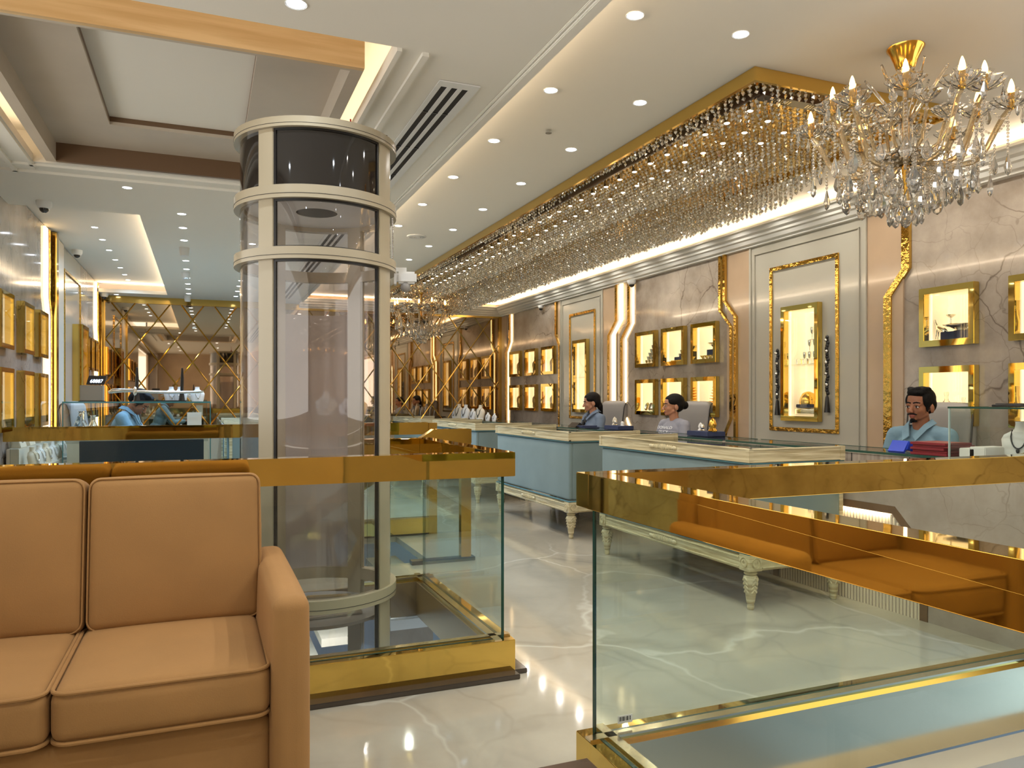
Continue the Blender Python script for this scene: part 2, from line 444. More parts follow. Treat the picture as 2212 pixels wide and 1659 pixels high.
# ================================================================ SETTING
YB, XR, XL, ZL, ZT = 12.8, 5.0, -1.44, 2.8, 2.95
H1 = (-.95, 1.215, 3.28, 4.505)      # lift opening
H2 = (-1.30, 1.62, 5.66, 6.80)     # stair opening
H3 = (1.23, 3.95, -.6, 2.14)       # near right opening
b = MB().sheet('z', -.05, -4.0, 6.0, -5.0, 13.2, [H1, H2, H3], .05)
struct('floor', b, M['floor'])
# ceiling slab with the two trays and the recess around the lift
REC = (-1.03, .79, 3.29, 5.76); TRAY = (-1.8, -.5, 7.1, 12.4)
b = MB().sheet('z', ZL, -4.0, 1.44, -5.0, 13.2, [REC, TRAY], .05)
b.sheet('z', ZT, 1.1, 5.3, -5.0, 13.2, [], .05)              # raised tray over the hall
b.sheet('z', ZT, -1.8, -.38, 6.95, 12.65, [], .05)           # raised tray at the left wall
b.sheet('z', 3.06, -1.25, 1.05, 3.1, 6.0, [], .05)           # top of the recess
b.box(-1.25, -1.22, 3.1, 6.0, ZL+.05, 3.06); b.box(1.02, 1.05, 3.1, 6.0, ZL+.05, 3.06)
b.box(-1.25, 1.05, 3.1, 3.13, ZL+.05, 3.06); b.box(-1.25, 1.05, 5.97, 6.0, ZL+.05, 3.06)
b.box(-4, 5.3, -5.05, -5.0, ZL, 3.0)
CEIL = struct('ceiling', b, M['ceil'])
# mouldings
def frame_z(b, x0, x1, y0, y1, wd, z0, z1):
    b.box(x0-wd, x0, y0-wd, y1+wd, z0, z1); b.box(x1, x1+wd, y0-wd, y1+wd, z0, z1)
    b.box(x0, x1, y0-wd, y0, z0, z1); b.box(x0, x1, y1, y1+wd, z0, z1)
b = MB()
b.box(REC[1], REC[1]+.022, 3.29, 5.9, 2.785, 2.80); b.box(REC[1]+.115, REC[1]+.145, 3.29, 6.03, 2.782, 2.80)
b.box(-1.2, REC[1]+.02, 5.80, 5.83, 2.785, 2.8); b.box(-1.4, REC[1]+.145, 5.98, 6.03, 2.782, 2.8)
b.box(REC[0]-.03, REC[0]-.01, 3.29, 5.9, 2.785, 2.8); b.box(REC[0]-.16, REC[0]-.13, 3.29, 6.0, 2.782, 2.8)
struct('trim_1', b, M['ceil'])
b = MB(); b.box(1.40, 1.452, -5, 12.3, 2.775, 2.80); b.box(1.385, 1.40, -5, 12.3, 2.788, 2.80); b.box(1.44, 1.455, -5, 12.3, 2.80, 2.86)
struct('trim_2', b, M['ceil'], bev=.004)
prof = [(5.0, 2.73), (4.955, 2.735), (4.95, 2.752), (4.925, 2.76), (4.905, 2.79), (4.885, 2.80), (4.88, 2.82), (4.85, 2.835), (4.835, 2.868), (4.81, 2.874), (4.81, 2.892), (4.84, 2.892), (4.88, 2.85), (5.0, 2.80)]
b = MB().prism([(x, -5, z) for x, z in prof], (0, 17.78, 0))
b.prism([(1.44, YB-(5.0-x), z) for x, z in prof], (3.56, 0, 0))
struct('trim_3', b, M['ceil'])
# the timber-faced box hanging in the recess
FX0, FX1, FY0, FY1 = -.95, .70, 3.56, 5.72
rec = thing('ceiling_box', 'oak-faced rectangular box hanging in the ceiling recess above the lift', 'ceiling box', ((FX0+FX1)/2, (FY0+FY1)/2, ZL))
part('fascia', MB().box(FX0, FX1, FY0, FY0+.03, ZL, 3.06), M['beam'], rec, label='light oak front board')
b = MB(); b.box(FX0, FX0+.06, FY0+.03, FY1, ZL, 3.06); b.box(FX1-.06, FX1, FY0+.03, FY1, ZL, 3.06); b.box(FX0+.06, FX1-.06, FY0+.03, FY0+.05, ZL, 3.06)
part('side_board', b, M['laminate'], rec)
part('rear_board', MB().box(FX0+.06, FX1-.06, FY1-.03, FY1, ZL, 3.06), M['darklam'], rec, label='dark brown rear board')
b = MB(); cx0, cx1, cy0, cy1 = -.53, .24, 3.82, 5.20
b.sheet('z', 2.92, FX0+.06, FX1-.06, FY0+.05, FY1-.03, [(cx0, cx1, cy0, cy1)], .02)
part('soffit', b, M['laminate'], rec)
part('centre_panel', MB().box(cx0-.02, cx1+.02, cy0-.02, cy1+.02, 2.97, 3.0), M['ceil'], rec, label='pale raised centre panel')
b = MB(); b.box(cx0-.01, cx0, cy0, cy1, 2.94, 2.97); b.box(cx1, cx1+.01, cy0, cy1, 2.94, 2.97); b.box(cx0, cx1, cy1, cy1+.01, 2.94, 2.97); b.box(cx0, cx1, cy0-.01, cy0, 2.94, 2.97)
part('reveal', b, M['darklam'], rec)
# cove lights: real strips lying in the coves
WARM = (1, .76, .5)
def cove(name, loc, rot, L, power, col=WARM, wd=.03):
    area(name, loc, rot, L, wd, power*COVE, col)
cove('cove_strip_hall_right', (4.92, 4.5, 2.885), (0, math.radians(180-72), 0), .03, 62, wd=16.5)
cove('cove_strip_hall_left', (1.36, 4.5, 2.885), (0, math.radians(180+72), 0), .03, 34, wd=16.5)
cove('cove_strip_hall_far', (3.2, 12.70, 2.885), (math.radians(180+72), 0, 0), 3.2, 9)
cove('cove_strip_left', (-.42, 9.7, 2.885), (0, math.radians(180-55), 0), .03, 5, wd=5.1)
cove('cove_strip_left_far', (-1.0, 12.5, 2.885), (math.radians(180+55), 0, 0), 1.0, 2)
cove('cove_strip_recess_right', (.88, 4.6, 2.88), (0, math.radians(180), 0), .05, 2, wd=2.4)
cove('cove_strip_recess_left', (-1.1, 4.6, 2.88), (0, math.radians(180), 0), .05, 2, wd=2.4)
cove('cove_strip_recess_near', (-.1, 3.2, 2.88), (math.radians(180-40), 0, 0), 1.7, .6)

# ---------------------------------------------------------------- walls
def hole_of(c): return (c[0]+.03, c[1]-.03, c[2]+.03, c[3]-.03)
ZU, ZLo = (1.635, 2.068), (1.06, 1.488)
def six(ys): return [(a, b_, *z) for z in (ZU, ZLo) for a, b_ in ys]
R_M2 = [(6.54, 6.98), (7.11, 7.565), (7.69, 8.14)]
R_M3 = [(10.5, 10.97), (11.18, 11.64), (11.84, 12.32)]
R_B0 = [(2.35, 2.78), (3.0, 3.43), (3.67, 4.11)]
R_T1 = (5.10, 5.56, 1.052, 2.095); R_T2 = (9.40, 9.84, 1.062, 2.09)
wr = thing('wall_right', None, None, (XR, 6, 0), kind='structure')
part('backing', MB().sheet('x', 5.28, -3, 13.2, 0, 3.0, [(-2.4, 1.6, 1.0, 2.65)], .06), M['beige'], wr)  # hole here and in the near marble: unseen window added for daylight
def wallpart(root, name, x, th, y0, y1, holes, mat, z1=2.76, bevel=0):
    return part(name, MB().sheet('x', x, y0, y1, 0, z1, [hole_of(h) for h in holes], th), mat, root)
part('marble_panel', MB().sheet('x', 5.0, -3, 4.28, 0, 2.76, [hole_of(h) for h in six(R_B0)]+[(-2.4, 1.6, 1.0, 2.65)], .03), M['wmarble'], wr)
wallpart(wr, 'marble_panel', 5.0, .03, 6.40, 8.66, six(R_M2), M['wmarble'])
wallpart(wr, 'marble_panel', 5.0, .03, 10.42, 12.52, six(R_M3), M['wmarble'])
for a, c in ((4.28, 4.62), (6.05, 6.40), (8.66, 9.01), (10.33, 10.42), (12.52, 12.8)): wallpart(wr, 'plain_panel', 4.985, .045, a, c, [], M['beige'])
for (a, c), t in (((4.62, 6.05), R_T1), ((9.01, 10.33), R_T2)):
    wallpart(wr, 'white_panel', 4.985, .045, a, c, [t], M['white'])
    bb = MB()
    for y in (a+.075, c-.085): bb.box(4.972, 4.985, y, y+.012, .85, 2.66)
    bb.box(4.972, 4.985, a+.075, c-.073, 2.648, 2.66); bb.box(4.972, 4.985, a, a+.03, 0, 2.75); bb.box(4.972, 4.985, c-.03, c, 0, 2.75)
    bb.box(4.97, 4.985, a+.06, c-.06, .84, .87)
    part('panel_moulding', bb, M['white'], wr, bev=.003)
L_A = [(5.9, 6.32), (6.60, 7.02), (7.38, 7.79), (8.05, 8.44)]
L_T = (10.28, 10.80, 1.06, 2.14); L_C = [(11.02, 11.34), (11.46, 11.78), (11.90, 12.22)]
wl = thing('wall_left', None, None, (XL, 6, 0), kind='structure')
part('backing', MB().sheet('x', -1.78, -3, 13.2, 0, 3.0, [(-2.4, 5.5, 1.1, 2.7)], .06), M['beige'], wl)  # unseen window opening, cut through the marble too, added to bring in daylight
part('marble_panel', MB().sheet('x', -1.47, -3, 8.86, 0, 2.94, [hole_of(h) for h in six(L_A)]+[(-2.4, 5.5, 1.1, 2.7)], .03), M['wmarble'], wl)
wallpart(wl, 'marble_panel', -1.47, .03, 10.92, 12.7, six(L_C), M['wmarble'], 2.94)
wallpart(wl, 'column_panel', -1.47, .05, 8.86, 9.56, [], M['cream_col'], 2.94)
wallpart(wl, 'white_panel', -1.47, .03, 9.56, 10.92, [L_T], M['white'], 2.94)
# far wall: bronze mirror under a gilt lattice
wb = thing('wall_back', None, None, (1.8, YB, 0), kind='structure')
part('mirror', MB().box(-1.7, 5.2, YB, YB+.03, .55, 2.74), M['mirror'], wb)
part('skirting', MB().box(-1.7, 5.2, YB-.03, YB+.03, 0, .78), M['beige'], wb)
part('backing', MB().box(-1.8, 5.3, YB+.05, YB+.1, 0, 3.0), M['beige'], wb)
b = MB(); b.box(-1.44, 5, YB-.03, YB, 2.70, 2.80); b.box(4.93, 5, YB-.035, YB, .78, 2.74); b.box(-1.44, -1.36, YB-.035, YB, .78, 2.8); b.box(-1.44, 5, YB-.04, YB, .78, .83)
part('gold_frame', b, M['goldflat'], wb, bev=.005)
b = MB(); dx, dz, wd = .48, .66, .011
zlo, zhi = .83, 2.70
for k in range(-8, 22):
    for sg in (1, -1):
        # line x = x0 + sg*(z-zlo)*dx/dz
        x0 = -1.36+k*dx; za, zb = zlo, zhi; fx = lambda z: x0+sg*(z-zlo)*dx/dz
        lim = (-1.36, 4.93)
        zs = [zlo, zhi]
        for xl in lim:
            z = zlo+(xl-x0)/(sg*dx/dz)
            if zlo < z < zhi: zs.append(z)
        zs.sort()
        for i in range(len(zs)-1):
            zm = (zs[i]+zs[i+1])/2
            if lim[0] < fx(zm) < lim[1]:
                p, q = Vector((fx(zs[i]), YB-.006, zs[i])), Vector((fx(zs[i+1]), YB-.006, zs[i+1]))
                d = (q-p).normalized(); nrm = Vector((d.z, 0, -d.x))*wd; o_ = Vector((0, .006, 0)); f_ = Vector((0, -.006, 0))
                b.add([p+nrm+o_, p-nrm+o_, p+f_, q+nrm+o_, q-nrm+o_, q+f_], [(0, 2, 5, 3), (1, 4, 5, 2), (0, 1, 2), (3, 5, 4), (0, 3, 4, 1)])
part('lattice', b, M['goldflat'], wb)
# the street end of the shop, behind the viewer
b = MB(); b.box(-1.8, 5.3, -2.9, -2.8, 0, 3.0)
struct('wall_front', b, M['beige'])
# lower floor seen through the openings
b = MB(); b.box(-4, 6, -4, 9, -2.9, -2.8)
struct('floor_lower', b, M['lowgrey'])
b = MB(); b.box(-4, 6, 9, 9.1, -2.8, -.06); b.box(-4, -3.9, -4, 9, -2.8, -.06); b.box(6, 6.1, -4, 9, -2.8, -.06); b.box(-4, 6, -4.1, -4, -2.8, -.06)
struct('wall_lower', b, M['bluewall'])
area('lower_floor_lamp', (.2, 2.6, -.12), (0, 0, 0), 1.2, .5, 90, (.86, .93, 1))
area('lower_floor_lamp', (2.6, -1.6, -.12), (0, 0, 0), 1.5, .5, 110, (.8, .9, 1))
area('lower_floor_lamp', (.2, 5.2, -.12), (0, 0, 0), 1.5, .5, 80, (.9, .95, 1))
area('lower_floor_lamp', (4.9, .8, -.12), (0, 0, 0), 1.2, .5, 90, (.8, .9, 1))

# gilt zigzag trims and light strips on the walls: path in (y, z)
def zig(name, root, x, s, path, wd, mat, dep=.03):
    b = MB().strip([(x, y, z) for y, z in path], (0, wd, 0), dep, (s, 0, 0)); return part(name, b, mat, root)
def wall_light(label, x, s, path, gold_first=True, n=2):
    t = thing('wall_light_strip', label, 'light strip', (x, path[0][0], path[-1][1]), 'bent light strips on the walls')
    zig('gold_channel', t, x, s, path, .05, M['goldrough'], .03)
    k = -1 if gold_first else 1
    zig('diffuser', t, x, s, [(y+k*.045 if gold_first else y+.05, z) for y, z in path], .045, M['ledgold'], .018)
    for j in range(n):
        off = k*(.075+j*.05) if gold_first else .095+j*.05
        zig('light_line', t, x, s, [(y+off, z) for y, z in path], .013, M['led'], .02)
    return t
RP = lambda y, d, zt=2.262: [(y, 2.74), (y, zt), (y+d, zt-.18), (y+d, .95)]
wall_light('bent gold light strip with glowing lines at the far side of the middle marble bay', 4.985, -1, [(8.60, 2.75), (8.60, 2.27), (8.80, 2.09), (8.80, .8)])
wall_light('inner bent light strip just left of the six cases in the middle marble bay', 5.0, -1, [(8.31, 2.74), (8.31, 2.2), (8.49, 2.02), (8.49, 1.03), (8.38, .88)], n=1)
wall_light('bent light strip beside the mirrored lattice wall at the far marble bay', 5.0, -1, [(12.36, 2.74), (12.36, 2.25), (12.52, 2.08), (12.52, .8)], n=1)
wall_light('bright double light strip at the cream column on the left wall', XL, 1, [(8.70, 2.93), (8.70, 2.25), (8.80, 2.08), (8.80, .8)], n=3)
wall_light('bright light strip on the left wall next to the lattice mirror corner', XL, 1, [(12.40, 2.93), (12.40, 2.25), (12.50, 2.08), (12.50, .8)], n=2)
def trim(n, x, s, path, wd): struct(n, MB().strip([(x, y, z) for y, z in path], (0, wd, 0), .03, (s, 0, 0)), M['goldrough'])
trim('trim_4', 5.0, -1, [(6.49, 2.74), (6.49, 2.17), (6.31, 1.99), (6.31, 1.05), (6.42, .87)], .036)
trim('trim_5', 4.985, -1, [(6.40, 2.76), (6.40, 2.26), (6.225, 2.08), (6.225, .6)], .036)
trim('trim_6', 5.0, -1, [(4.215, 2.74), (4.215, 2.25), (4.38, 2.055), (4.38, .6)], .07)
trim('trim_7', 5.0, -1, [(10.46, 2.74), (10.46, 2.23), (10.34, 2.06), (10.34, .6)], .05)
struct('trim_8', MB().box(XL, XL+.05, 12.62, 12.79, .8, 2.8), M['goldflat'])
struct('trim_9', MB().box(XL, XL+.06, 8.86, 8.98, .0, 2.94), M['goldflat'])
area('trim_glow', (4.975, 4.25, 1.7), (0, math.radians(90), 0), 1.7, .03, 1.2, WARM)
# ================================================================ DISPLAY CASES
def display_case(label, x, s, c, group, shelf=None, dep=.055, rim=.045):
    """lit niche case on a wall at x facing s"""
    y0, y1, z0, z1 = c; f = x+s*dep; bk = x-s*.2; I = (y0+rim, y1-rim, z0+rim, z1-rim)
    t = thing('display_case', label, 'display case', (x, (y0+y1)/2, z0), group)
    b = MB(); lo, hi = sorted((f, x)); b.sheet('x', lo, y0, y1, z0, z1, [I], hi-lo)
    part('frame', b, M['gold'], t, bev=.003)
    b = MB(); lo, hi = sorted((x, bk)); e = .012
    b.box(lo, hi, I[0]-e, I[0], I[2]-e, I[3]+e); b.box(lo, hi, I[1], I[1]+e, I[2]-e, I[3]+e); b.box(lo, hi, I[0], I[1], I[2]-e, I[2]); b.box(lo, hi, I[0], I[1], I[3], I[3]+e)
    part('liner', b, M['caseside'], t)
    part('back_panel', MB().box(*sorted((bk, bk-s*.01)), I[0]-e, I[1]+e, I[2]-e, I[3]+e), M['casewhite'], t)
    q = x-s*.015; q2 = x-s*.03
    for ya in (I[0], I[1]-.004): part('led_strip', MB().box(*sorted((q, q2)), ya, ya+.004, I[2], I[3]), M['caseled'], t)
    part('glass_pane', MB().box(*sorted((f-s*.012, f-s*.008)), *I), M['glass'], t)
    if shelf: part('glass_shelf', MB().box(*sorted((x-s*.01, bk+s*.005)), I[0], I[1], shelf-.005, shelf+.005), M['glassg'], t)
    return t
POS3 = ['nearest', 'middle', 'farthest']
for ys, bay in ((R_B0, 'marble bay behind the seated man'), (R_M2, 'middle marble bay behind the two women'), (R_M3, 'far marble bay beside the lattice mirror')):
    for row, z in (('upper', ZU), ('lower', ZLo)):
        for i, (a, c) in enumerate(ys):
            display_case(f'{POS3[i]} {row} gold display case in the {bay}', XR, -1, (a, c, *z), 'gold wall cases on the right wall')
display_case('tall gold display case with glass shelf in the nearer white wall panel', 4.985, -1, R_T1, 'tall gold wall cases', 1.56)
display_case('tall gold display case of black jewellery cards in the farther white panel', 4.985, -1, R_T2, 'tall gold wall cases', 1.56)
for ys, bay, nm in ((L_A, 'left wall marble nearest the viewer', ['first', 'second', 'third', 'fourth']), (L_C, 'left wall marble by the lattice corner', POS3)):
    for row, z in (('upper', ZU), ('lower', (1.0, 1.488))):
        for i, (a, c) in enumerate(ys):
            if i == 0 and ys is L_A: continue
            display_case(f'{nm[i]} {row} gold display case on the {bay}', XL, 1, (a, c, *z), 'gold wall cases on the left wall', rim=.035, dep=.06)
display_case('tall gold display case on the left wall white panel', XL, 1, L_T, 'tall gold wall cases', dep=.11)
# gilt picture-frame mouldings around the tall cases
def gold_frame(label, x, s, y0, y1, z0, z1, w_=.035):
    b = MB().sheet('x', *( (x-.016,) if s < 0 else (x,) ), y0, y1, z0, z1, [(y0+w_, y1-w_, z0+w_, z1-w_)], .016)
    single('wall_frame', b, M['goldrough'], label, 'frame', 'gilt wall frames', bev=.003)
gold_frame('rippled gold frame around the tall case on the nearer white panel', 4.985, -1, 4.91, 5.755, .955, 2.49)
gold_frame('rippled gold frame around the tall case on the farther white panel', 4.985, -1, 9.22, 10.015, .97, 2.49)
gold_frame('gold frame around the tall case on the left wall', XL, 1, 9.66, 10.86, .97, 2.70)

# ================================================================ DOWNLIGHTS
dl_protos = {}
BLU = (.40, .66, 1.0)
COOL, NEU = (.84, .93, 1.0), (1, .95, .86)
def downlight(loc, label, group, r=.034, power=6, col=NEU, lamp=True):
    t = thing('downlight', label, 'downlight', loc, group)
    x, y, z = loc
    part('trim_ring', MB().lathe([(r, -.001), (r*1.18, -.004), (r*1.2, -.001), (r*1.2, .0)], (x, y, z), 20), M['trim'], t, smooth=True)
    part('lens', MB().lathe([(.0001, -.003), (r, -.002), (r, 0)], (x, y, z), 20), M['lens'], t)
    if lamp: area('downlight_lamp', (0, 0, -.012), (0, 0, 0), .06, .06, power*DL, col, 'DISK', t, spread=math.radians(150))
    return t
ys1 = [2.62+.881*i for i in range(-3, 8)]
def row(x, ys, z, desc, grp, **k):
    for i, y in enumerate(ys):
        downlight((x, y, z), f'{NTH[i]} downlight from the street end in {desc}', grp, **k)
row(1.770, [2.910+.881*i for i in range(-4, 10)], ZT, 'the hall row beside the ceiling step', 'hall downlights beside the step', power=7)
row(2.318, [2.876+.881*i for i in range(-4, 10)], ZT, 'the hall row beside the crystal fixture', 'hall downlights beside the crystal fixture', power=7)
row(4.62, [1.87+.594*i for i in range(-3, 18)][:19], ZT, 'the row along the right wall cornice', 'downlights along the right wall', r=.03, power=4)
CLG = 'downlights over the left gallery'
for i, y in enumerate([6.925, 7.483, 8.069, 8.65, 9.25, 9.85, 10.55, 11.1, 11.6, 12.118]):
    downlight((-.17-.004*i, y, ZL), f'{NTH[i]} downlight from the viewer in the middle row of the left gallery ceiling', CLG, .032, 11, BLU)
for i, y in enumerate([8.512, 9.139, 9.757, 10.402, 10.999, 11.595, 12.1]):
    downlight((-1.0, y, ZT), f'{NTH[i]} downlight from the viewer in the left tray ceiling row', CLG, .028, 5, BLU)
for i, y in enumerate([8.0, 8.64, 9.27, 9.905, 10.535, 11.06, 11.6, 12.17]):
    downlight((.45, y, ZL), f'{NTH[i]} downlight from the viewer in the gallery row beside the lift', CLG, .03, 12, BLU)
downlight((.336, 3.076, ZL), 'large downlight in the ceiling in front of the oak box', None, .036, 7, COOL)
downlight((-.519, 6.214, ZL), 'single downlight in the left ceiling just past the recess moulding', None, .03, 9, COOL)
downlight((-1.2, 12.62, ZL), 'last small downlight at the far end of the left tray', None, .03, 2, COOL)
for i, (x, y) in enumerate([(-.7, .9), (.4, .9), (-.7, -.9), (.4, -.9), (1.0, 2.0), (-.9, 2.4), (1.05, -2.2)]):
    downlight((x, y, ZL), f'{NTH[i]} ceiling downlight behind the viewer over the sofa area', 'downlights behind the viewer', .036, 8, COOL)

# ceiling grille, round diffusers, cameras
GY0, GY1 = 3.60, 12.2
t = thing('air_grille', 'long white slot diffuser with three black slots in the ceiling beside the lift', 'air vent', (1.16, (GY0+GY1)/2, ZL))
b = MB(); b.sheet('z', ZL-.008, 1.06, 1.27, GY0-.06, GY1, [(1.085+.055*k, 1.085+.055*k+.032, GY0, GY1-.05) for k in range(3)], .006)
part('frame', b, M['trim'], t)
for k in range(3): part('slot', MB().box(1.085+.055*k, 1.117+.055*k, GY0, GY1-.05, ZL-.004, ZL-.001), M['blackslot'], t)
b = MB()
for k in range(3):
    for j in range(14): b.box(1.085+.055*k, 1.117+.055*k, GY0+.35+.6*j, GY0+.36+.6*j, ZL-.007, ZL-.003)
part('bridge', b, M['black'], t)
for (x, y), lb in (((2.06, 7.72), 'flat round white ceiling speaker between the hall downlight rows'), ((4.30, 4.62), 'flat round white ceiling speaker near the right cornice')):
    t = thing('ceiling_speaker', lb, 'ceiling speaker', (x, y, ZT))
    part('rim', MB().lathe([(.08, -.012), (.10, -.008), (.102, 0)], (x, y, ZT), 28, cap=False), M['trim'], t, smooth=True)
    b = MB()
    for q in range(4): b.lathe([(.012+.018*q, -.012), (.022+.018*q, -.012), (.022+.018*q, -.006), (.012+.018*q, -.006), (.012+.018*q, -.012)], (x, y, ZT), 28, cap=False)
    part('grille', b, M['trim'], t)
def dome_cam(loc, label, s=1):
    t = thing('dome_camera', label, 'security camera', loc, 'white dome cameras'); x, y, z = loc
    part('housing', MB().lathe([(.055*s, 0), (.055*s, -.03*s), (.046*s, -.05*s), (.03*s, -.058*s)], loc, 20), M['trim'], t, smooth=True)
    part('dome', MB().ell((x, y, z-.055*s), (.035*s, .035*s, .035*s), 16), M['dark'], t, smooth=True)
dome_cam((-1.16, 6.9, ZL), 'white dome camera on the left ceiling nearest the viewer')
dome_cam((-1.34, 9.9, ZT), 'white dome camera on the left wall tray beyond the bright strip')
dome_cam((-1.35, 12.55, ZL), 'white dome camera in the far left corner above the lattice mirror')
dome_cam((4.94, 8.2, 2.73), 'white dome camera under the right cornice above the middle marble bay')
dome_cam((4.94, 10.95, 2.73), 'white dome camera under the right cornice in the far marble bay', .9)
for i, y in enumerate((8.465, 10.098, 12.4)):
    x = -.184-.02*i; t = thing('turret_camera', f'{["nearest", "middle", "farthest"][i]} white turret camera hanging between left gallery downlights', 'security camera', (x, y, ZL), 'white turret cameras')
    part('mount', MB().lathe([(.05, 0), (.046, -.02)], (x, y, ZL), 16), M['trim'], t, smooth=True)
    part('body', MB().lathe([(.048, -.02), (.042, -.075), (.036, -.085), (.0001, -.087)], (x, y, ZL), 16), M['trim'], t, smooth=True)
single('sprinkler', MB().lathe([(.012, 0), (.012, -.012), (.02, -.016), (.02, -.02)], (2.02, 4.36, ZT), 12), M['steel'], 'tiny metal sprinkler head between the two hall downlight rows', 'sprinkler')
# ================================================================ CRYSTALS
def crystal_mat(name, tr=.4, gl=.45, col=(1, .97, .9)):
    m, nt, b = base(name); nt.nodes.remove(b); N = nt.nodes.new; L = nt.links.new; out = nt.nodes['Material Output']
    t = N('ShaderNodeBsdfTransparent'); t.inputs[0].default_value = (*col, 1)
    g = N('ShaderNodeBsdfGlossy'); g.inputs['Roughness'].default_value = .05; g.inputs[0].default_value = (*col, 1)
    d = N('ShaderNodeBsdfDiffuse'); d.inputs[0].default_value = (.92, .88, .8, 1)
    x = N('ShaderNodeMixShader'); x.inputs[0].default_value = gl; L(d.outputs[0], x.inputs[1]); L(g.outputs[0], x.inputs[2])
    y = N('ShaderNodeMixShader'); y.inputs[0].default_value = 1-tr; L(t.outputs[0], y.inputs[1]); L(x.outputs[0], y.inputs[2]); L(y.outputs[0], out.inputs[0])
    return m
M['bead'] = crystal_mat('crystal_beads', .28, .72)
m, nt, b_ = base('cut_crystal'); b_.inputs['Base Color'].default_value = (1, .985, .95, 1); b_.inputs['Transmission Weight'].default_value = .92; b_.inputs['Roughness'].default_value = .02; b_.inputs['IOR'].default_value = 1.5
M['crystal'] = m
m, nt, b_ = base('amber_crystal'); b_.inputs['Base Color'].default_value = (1, .80, .5, 1); b_.inputs['Transmission Weight'].default_value = .75; b_.inputs['Roughness'].default_value = .05; b_.inputs['IOR'].default_value = 1.4
M['amber'] = m
m, nt, b_ = base('taupe_reflection'); t_ = nt.nodes.new('ShaderNodeBsdfTransparent'); x_ = nt.nodes.new('ShaderNodeMixShader'); x_.inputs[0].default_value = .62  # taupe colour stands in for a beige wall reflected on the lift tube
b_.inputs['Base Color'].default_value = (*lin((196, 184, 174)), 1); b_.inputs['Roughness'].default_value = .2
nt.links.new(t_.outputs[0], x_.inputs[1]); nt.links.new(b_.outputs[0], x_.inputs[2]); nt.links.new(x_.outputs[0], nt.nodes['Material Output'].inputs[0]); M['reflect_taupe'] = m
M['bulb'] = EM('bulb_flame', (255, 196, 110), 9)
M['spotlens'] = EM('spot_lens', (255, 240, 216), 7)
BX0, BX1, BY0, BY1 = 2.605, 4.02, 3.122, 12.0
cf = thing('crystal_ceiling_light', 'long gold ceiling fixture hung with rippling rows of crystal beads', 'ceiling light', ((BX0+BX1)/2, (BY0+BY1)/2, 2.86))
b = MB(); b.box(BX0, BX0+.02, BY0, BY1, 2.878, 2.948); b.box(BX1-.02, BX1, BY0, BY1, 2.878, 2.948); b.box(BX0+.02, BX1-.02, BY0, BY0+.02, 2.878, 2.948); b.box(BX0+.02, BX1-.02, BY1-.02, BY1, 2.878, 2.948)
part('frame', b, M['goldflat'], cf)
part('mirror_plate', MB().box(BX0+.02, BX1-.02, BY0+.02, BY1-.02, 2.905, 2.92), M['goldrough'], cf)
b = MB(); b.box(2.735, 2.75, 3.24, BY1-.3, 2.868, 2.905); b.box(2.75, 3.34, 3.225, 3.30, 2.862, 2.905)
part('channel', b, M['brown'], cf, label='dark brown channel along the edge')
b = MB()
for x in (2.84, 3.07):
    for k in range(7): b.add([(x+.018*k, 3.245, 2.8615), (x+.018*k+.008, 3.245, 2.8615), (x+.018*k+.016, 3.285, 2.8615), (x+.018*k+.008, 3.285, 2.8615)], [(0, 1, 2, 3)])
part('vent_slot', b, M['palegold'], cf)
sp = None
for x, y0, n in ((2.83, 3.43, 34), (3.03, 3.52, 34), (3.25, 3.43, 20)):
    for k in range(n):
        loc = Vector((x, y0+.205*k, 2.86))-WL[cf.name]
        if sp is None:
            sp = part('spotlight', MB().lathe([(.02, .045), (.02, .0), (.017, .0)], (0, 0, 0), 14, cap=False), M['palegold'], cf, local=True, smooth=True)
            sl = part('lens', MB().lathe([(.0001, -.006), (.012, -.004), (.0185, .002)], (0, 0, 0), 14), M['spotlens'], sp, local=True); sp.location = loc
        else: copy_tree(sp, parent=cf).location = loc
# bead strands: a curtain of some thousands of beads
def sstep(a, c, x): t = max(0, min(1, (x-a)/(c-a))); return t*t*(3-2*t)
rng = np.random.default_rng(3)
octa = np.array([(0, 0, 1.25), (1, 0, 0), (0, 1, 0), (-1, 0, 0), (0, -1, 0), (0, 0, -1.25)])
of = np.array([(0, 1, 2), (0, 2, 3), (0, 3, 4), (0, 4, 1), (5, 2, 1), (5, 3, 2), (5, 4, 3), (5, 1, 4)])
pos = []; rad = []
y = BY0+.05
while y < BY1-.04:
    x = BX0+.05
    while x < BX1-.04:
        e = math.exp(-max(0, y-3.5)/.45)*.42; ramp = sstep(3.45, 4.15, y)*(1-.4*sstep(11.2, 12, y))
        l1 = max(0, 1-((x-3.22-e)/.24)**2)*.17*ramp
        l2 = max(0, 1-((x-3.74-e*.5)/.31)**2)*.31*sstep(3.7, 4.4, y)
        l0 = .055+.022*math.sin(x*9+y*2.3)
        L_ = max(l0, l1, l2)+rng.uniform(-.008, .008)
        n = max(1, int(L_/.024)); skip = 0 if L_ < .09 else max(0, n-7)
        for k in range(skip, n):
            pos.append((x+rng.uniform(-.006, .006), y+rng.uniform(-.006, .006), 2.897-.024*k)); rad.append(rng.uniform(.0105, .0135))
        x += .047
    y += .052
pos = np.array(pos)-np.array(WL[cf.name]); K = len(pos)
ra, rb = rng.uniform(0, 6.28, K), rng.uniform(-.5, .5, K)
oc = octa[None]*np.array(rad)[:, None, None]
ox, oy, oz = oc[..., 0]*np.cos(ra)[:, None]-oc[..., 1]*np.sin(ra)[:, None], oc[..., 0]*np.sin(ra)[:, None]+oc[..., 1]*np.cos(ra)[:, None], oc[..., 2]
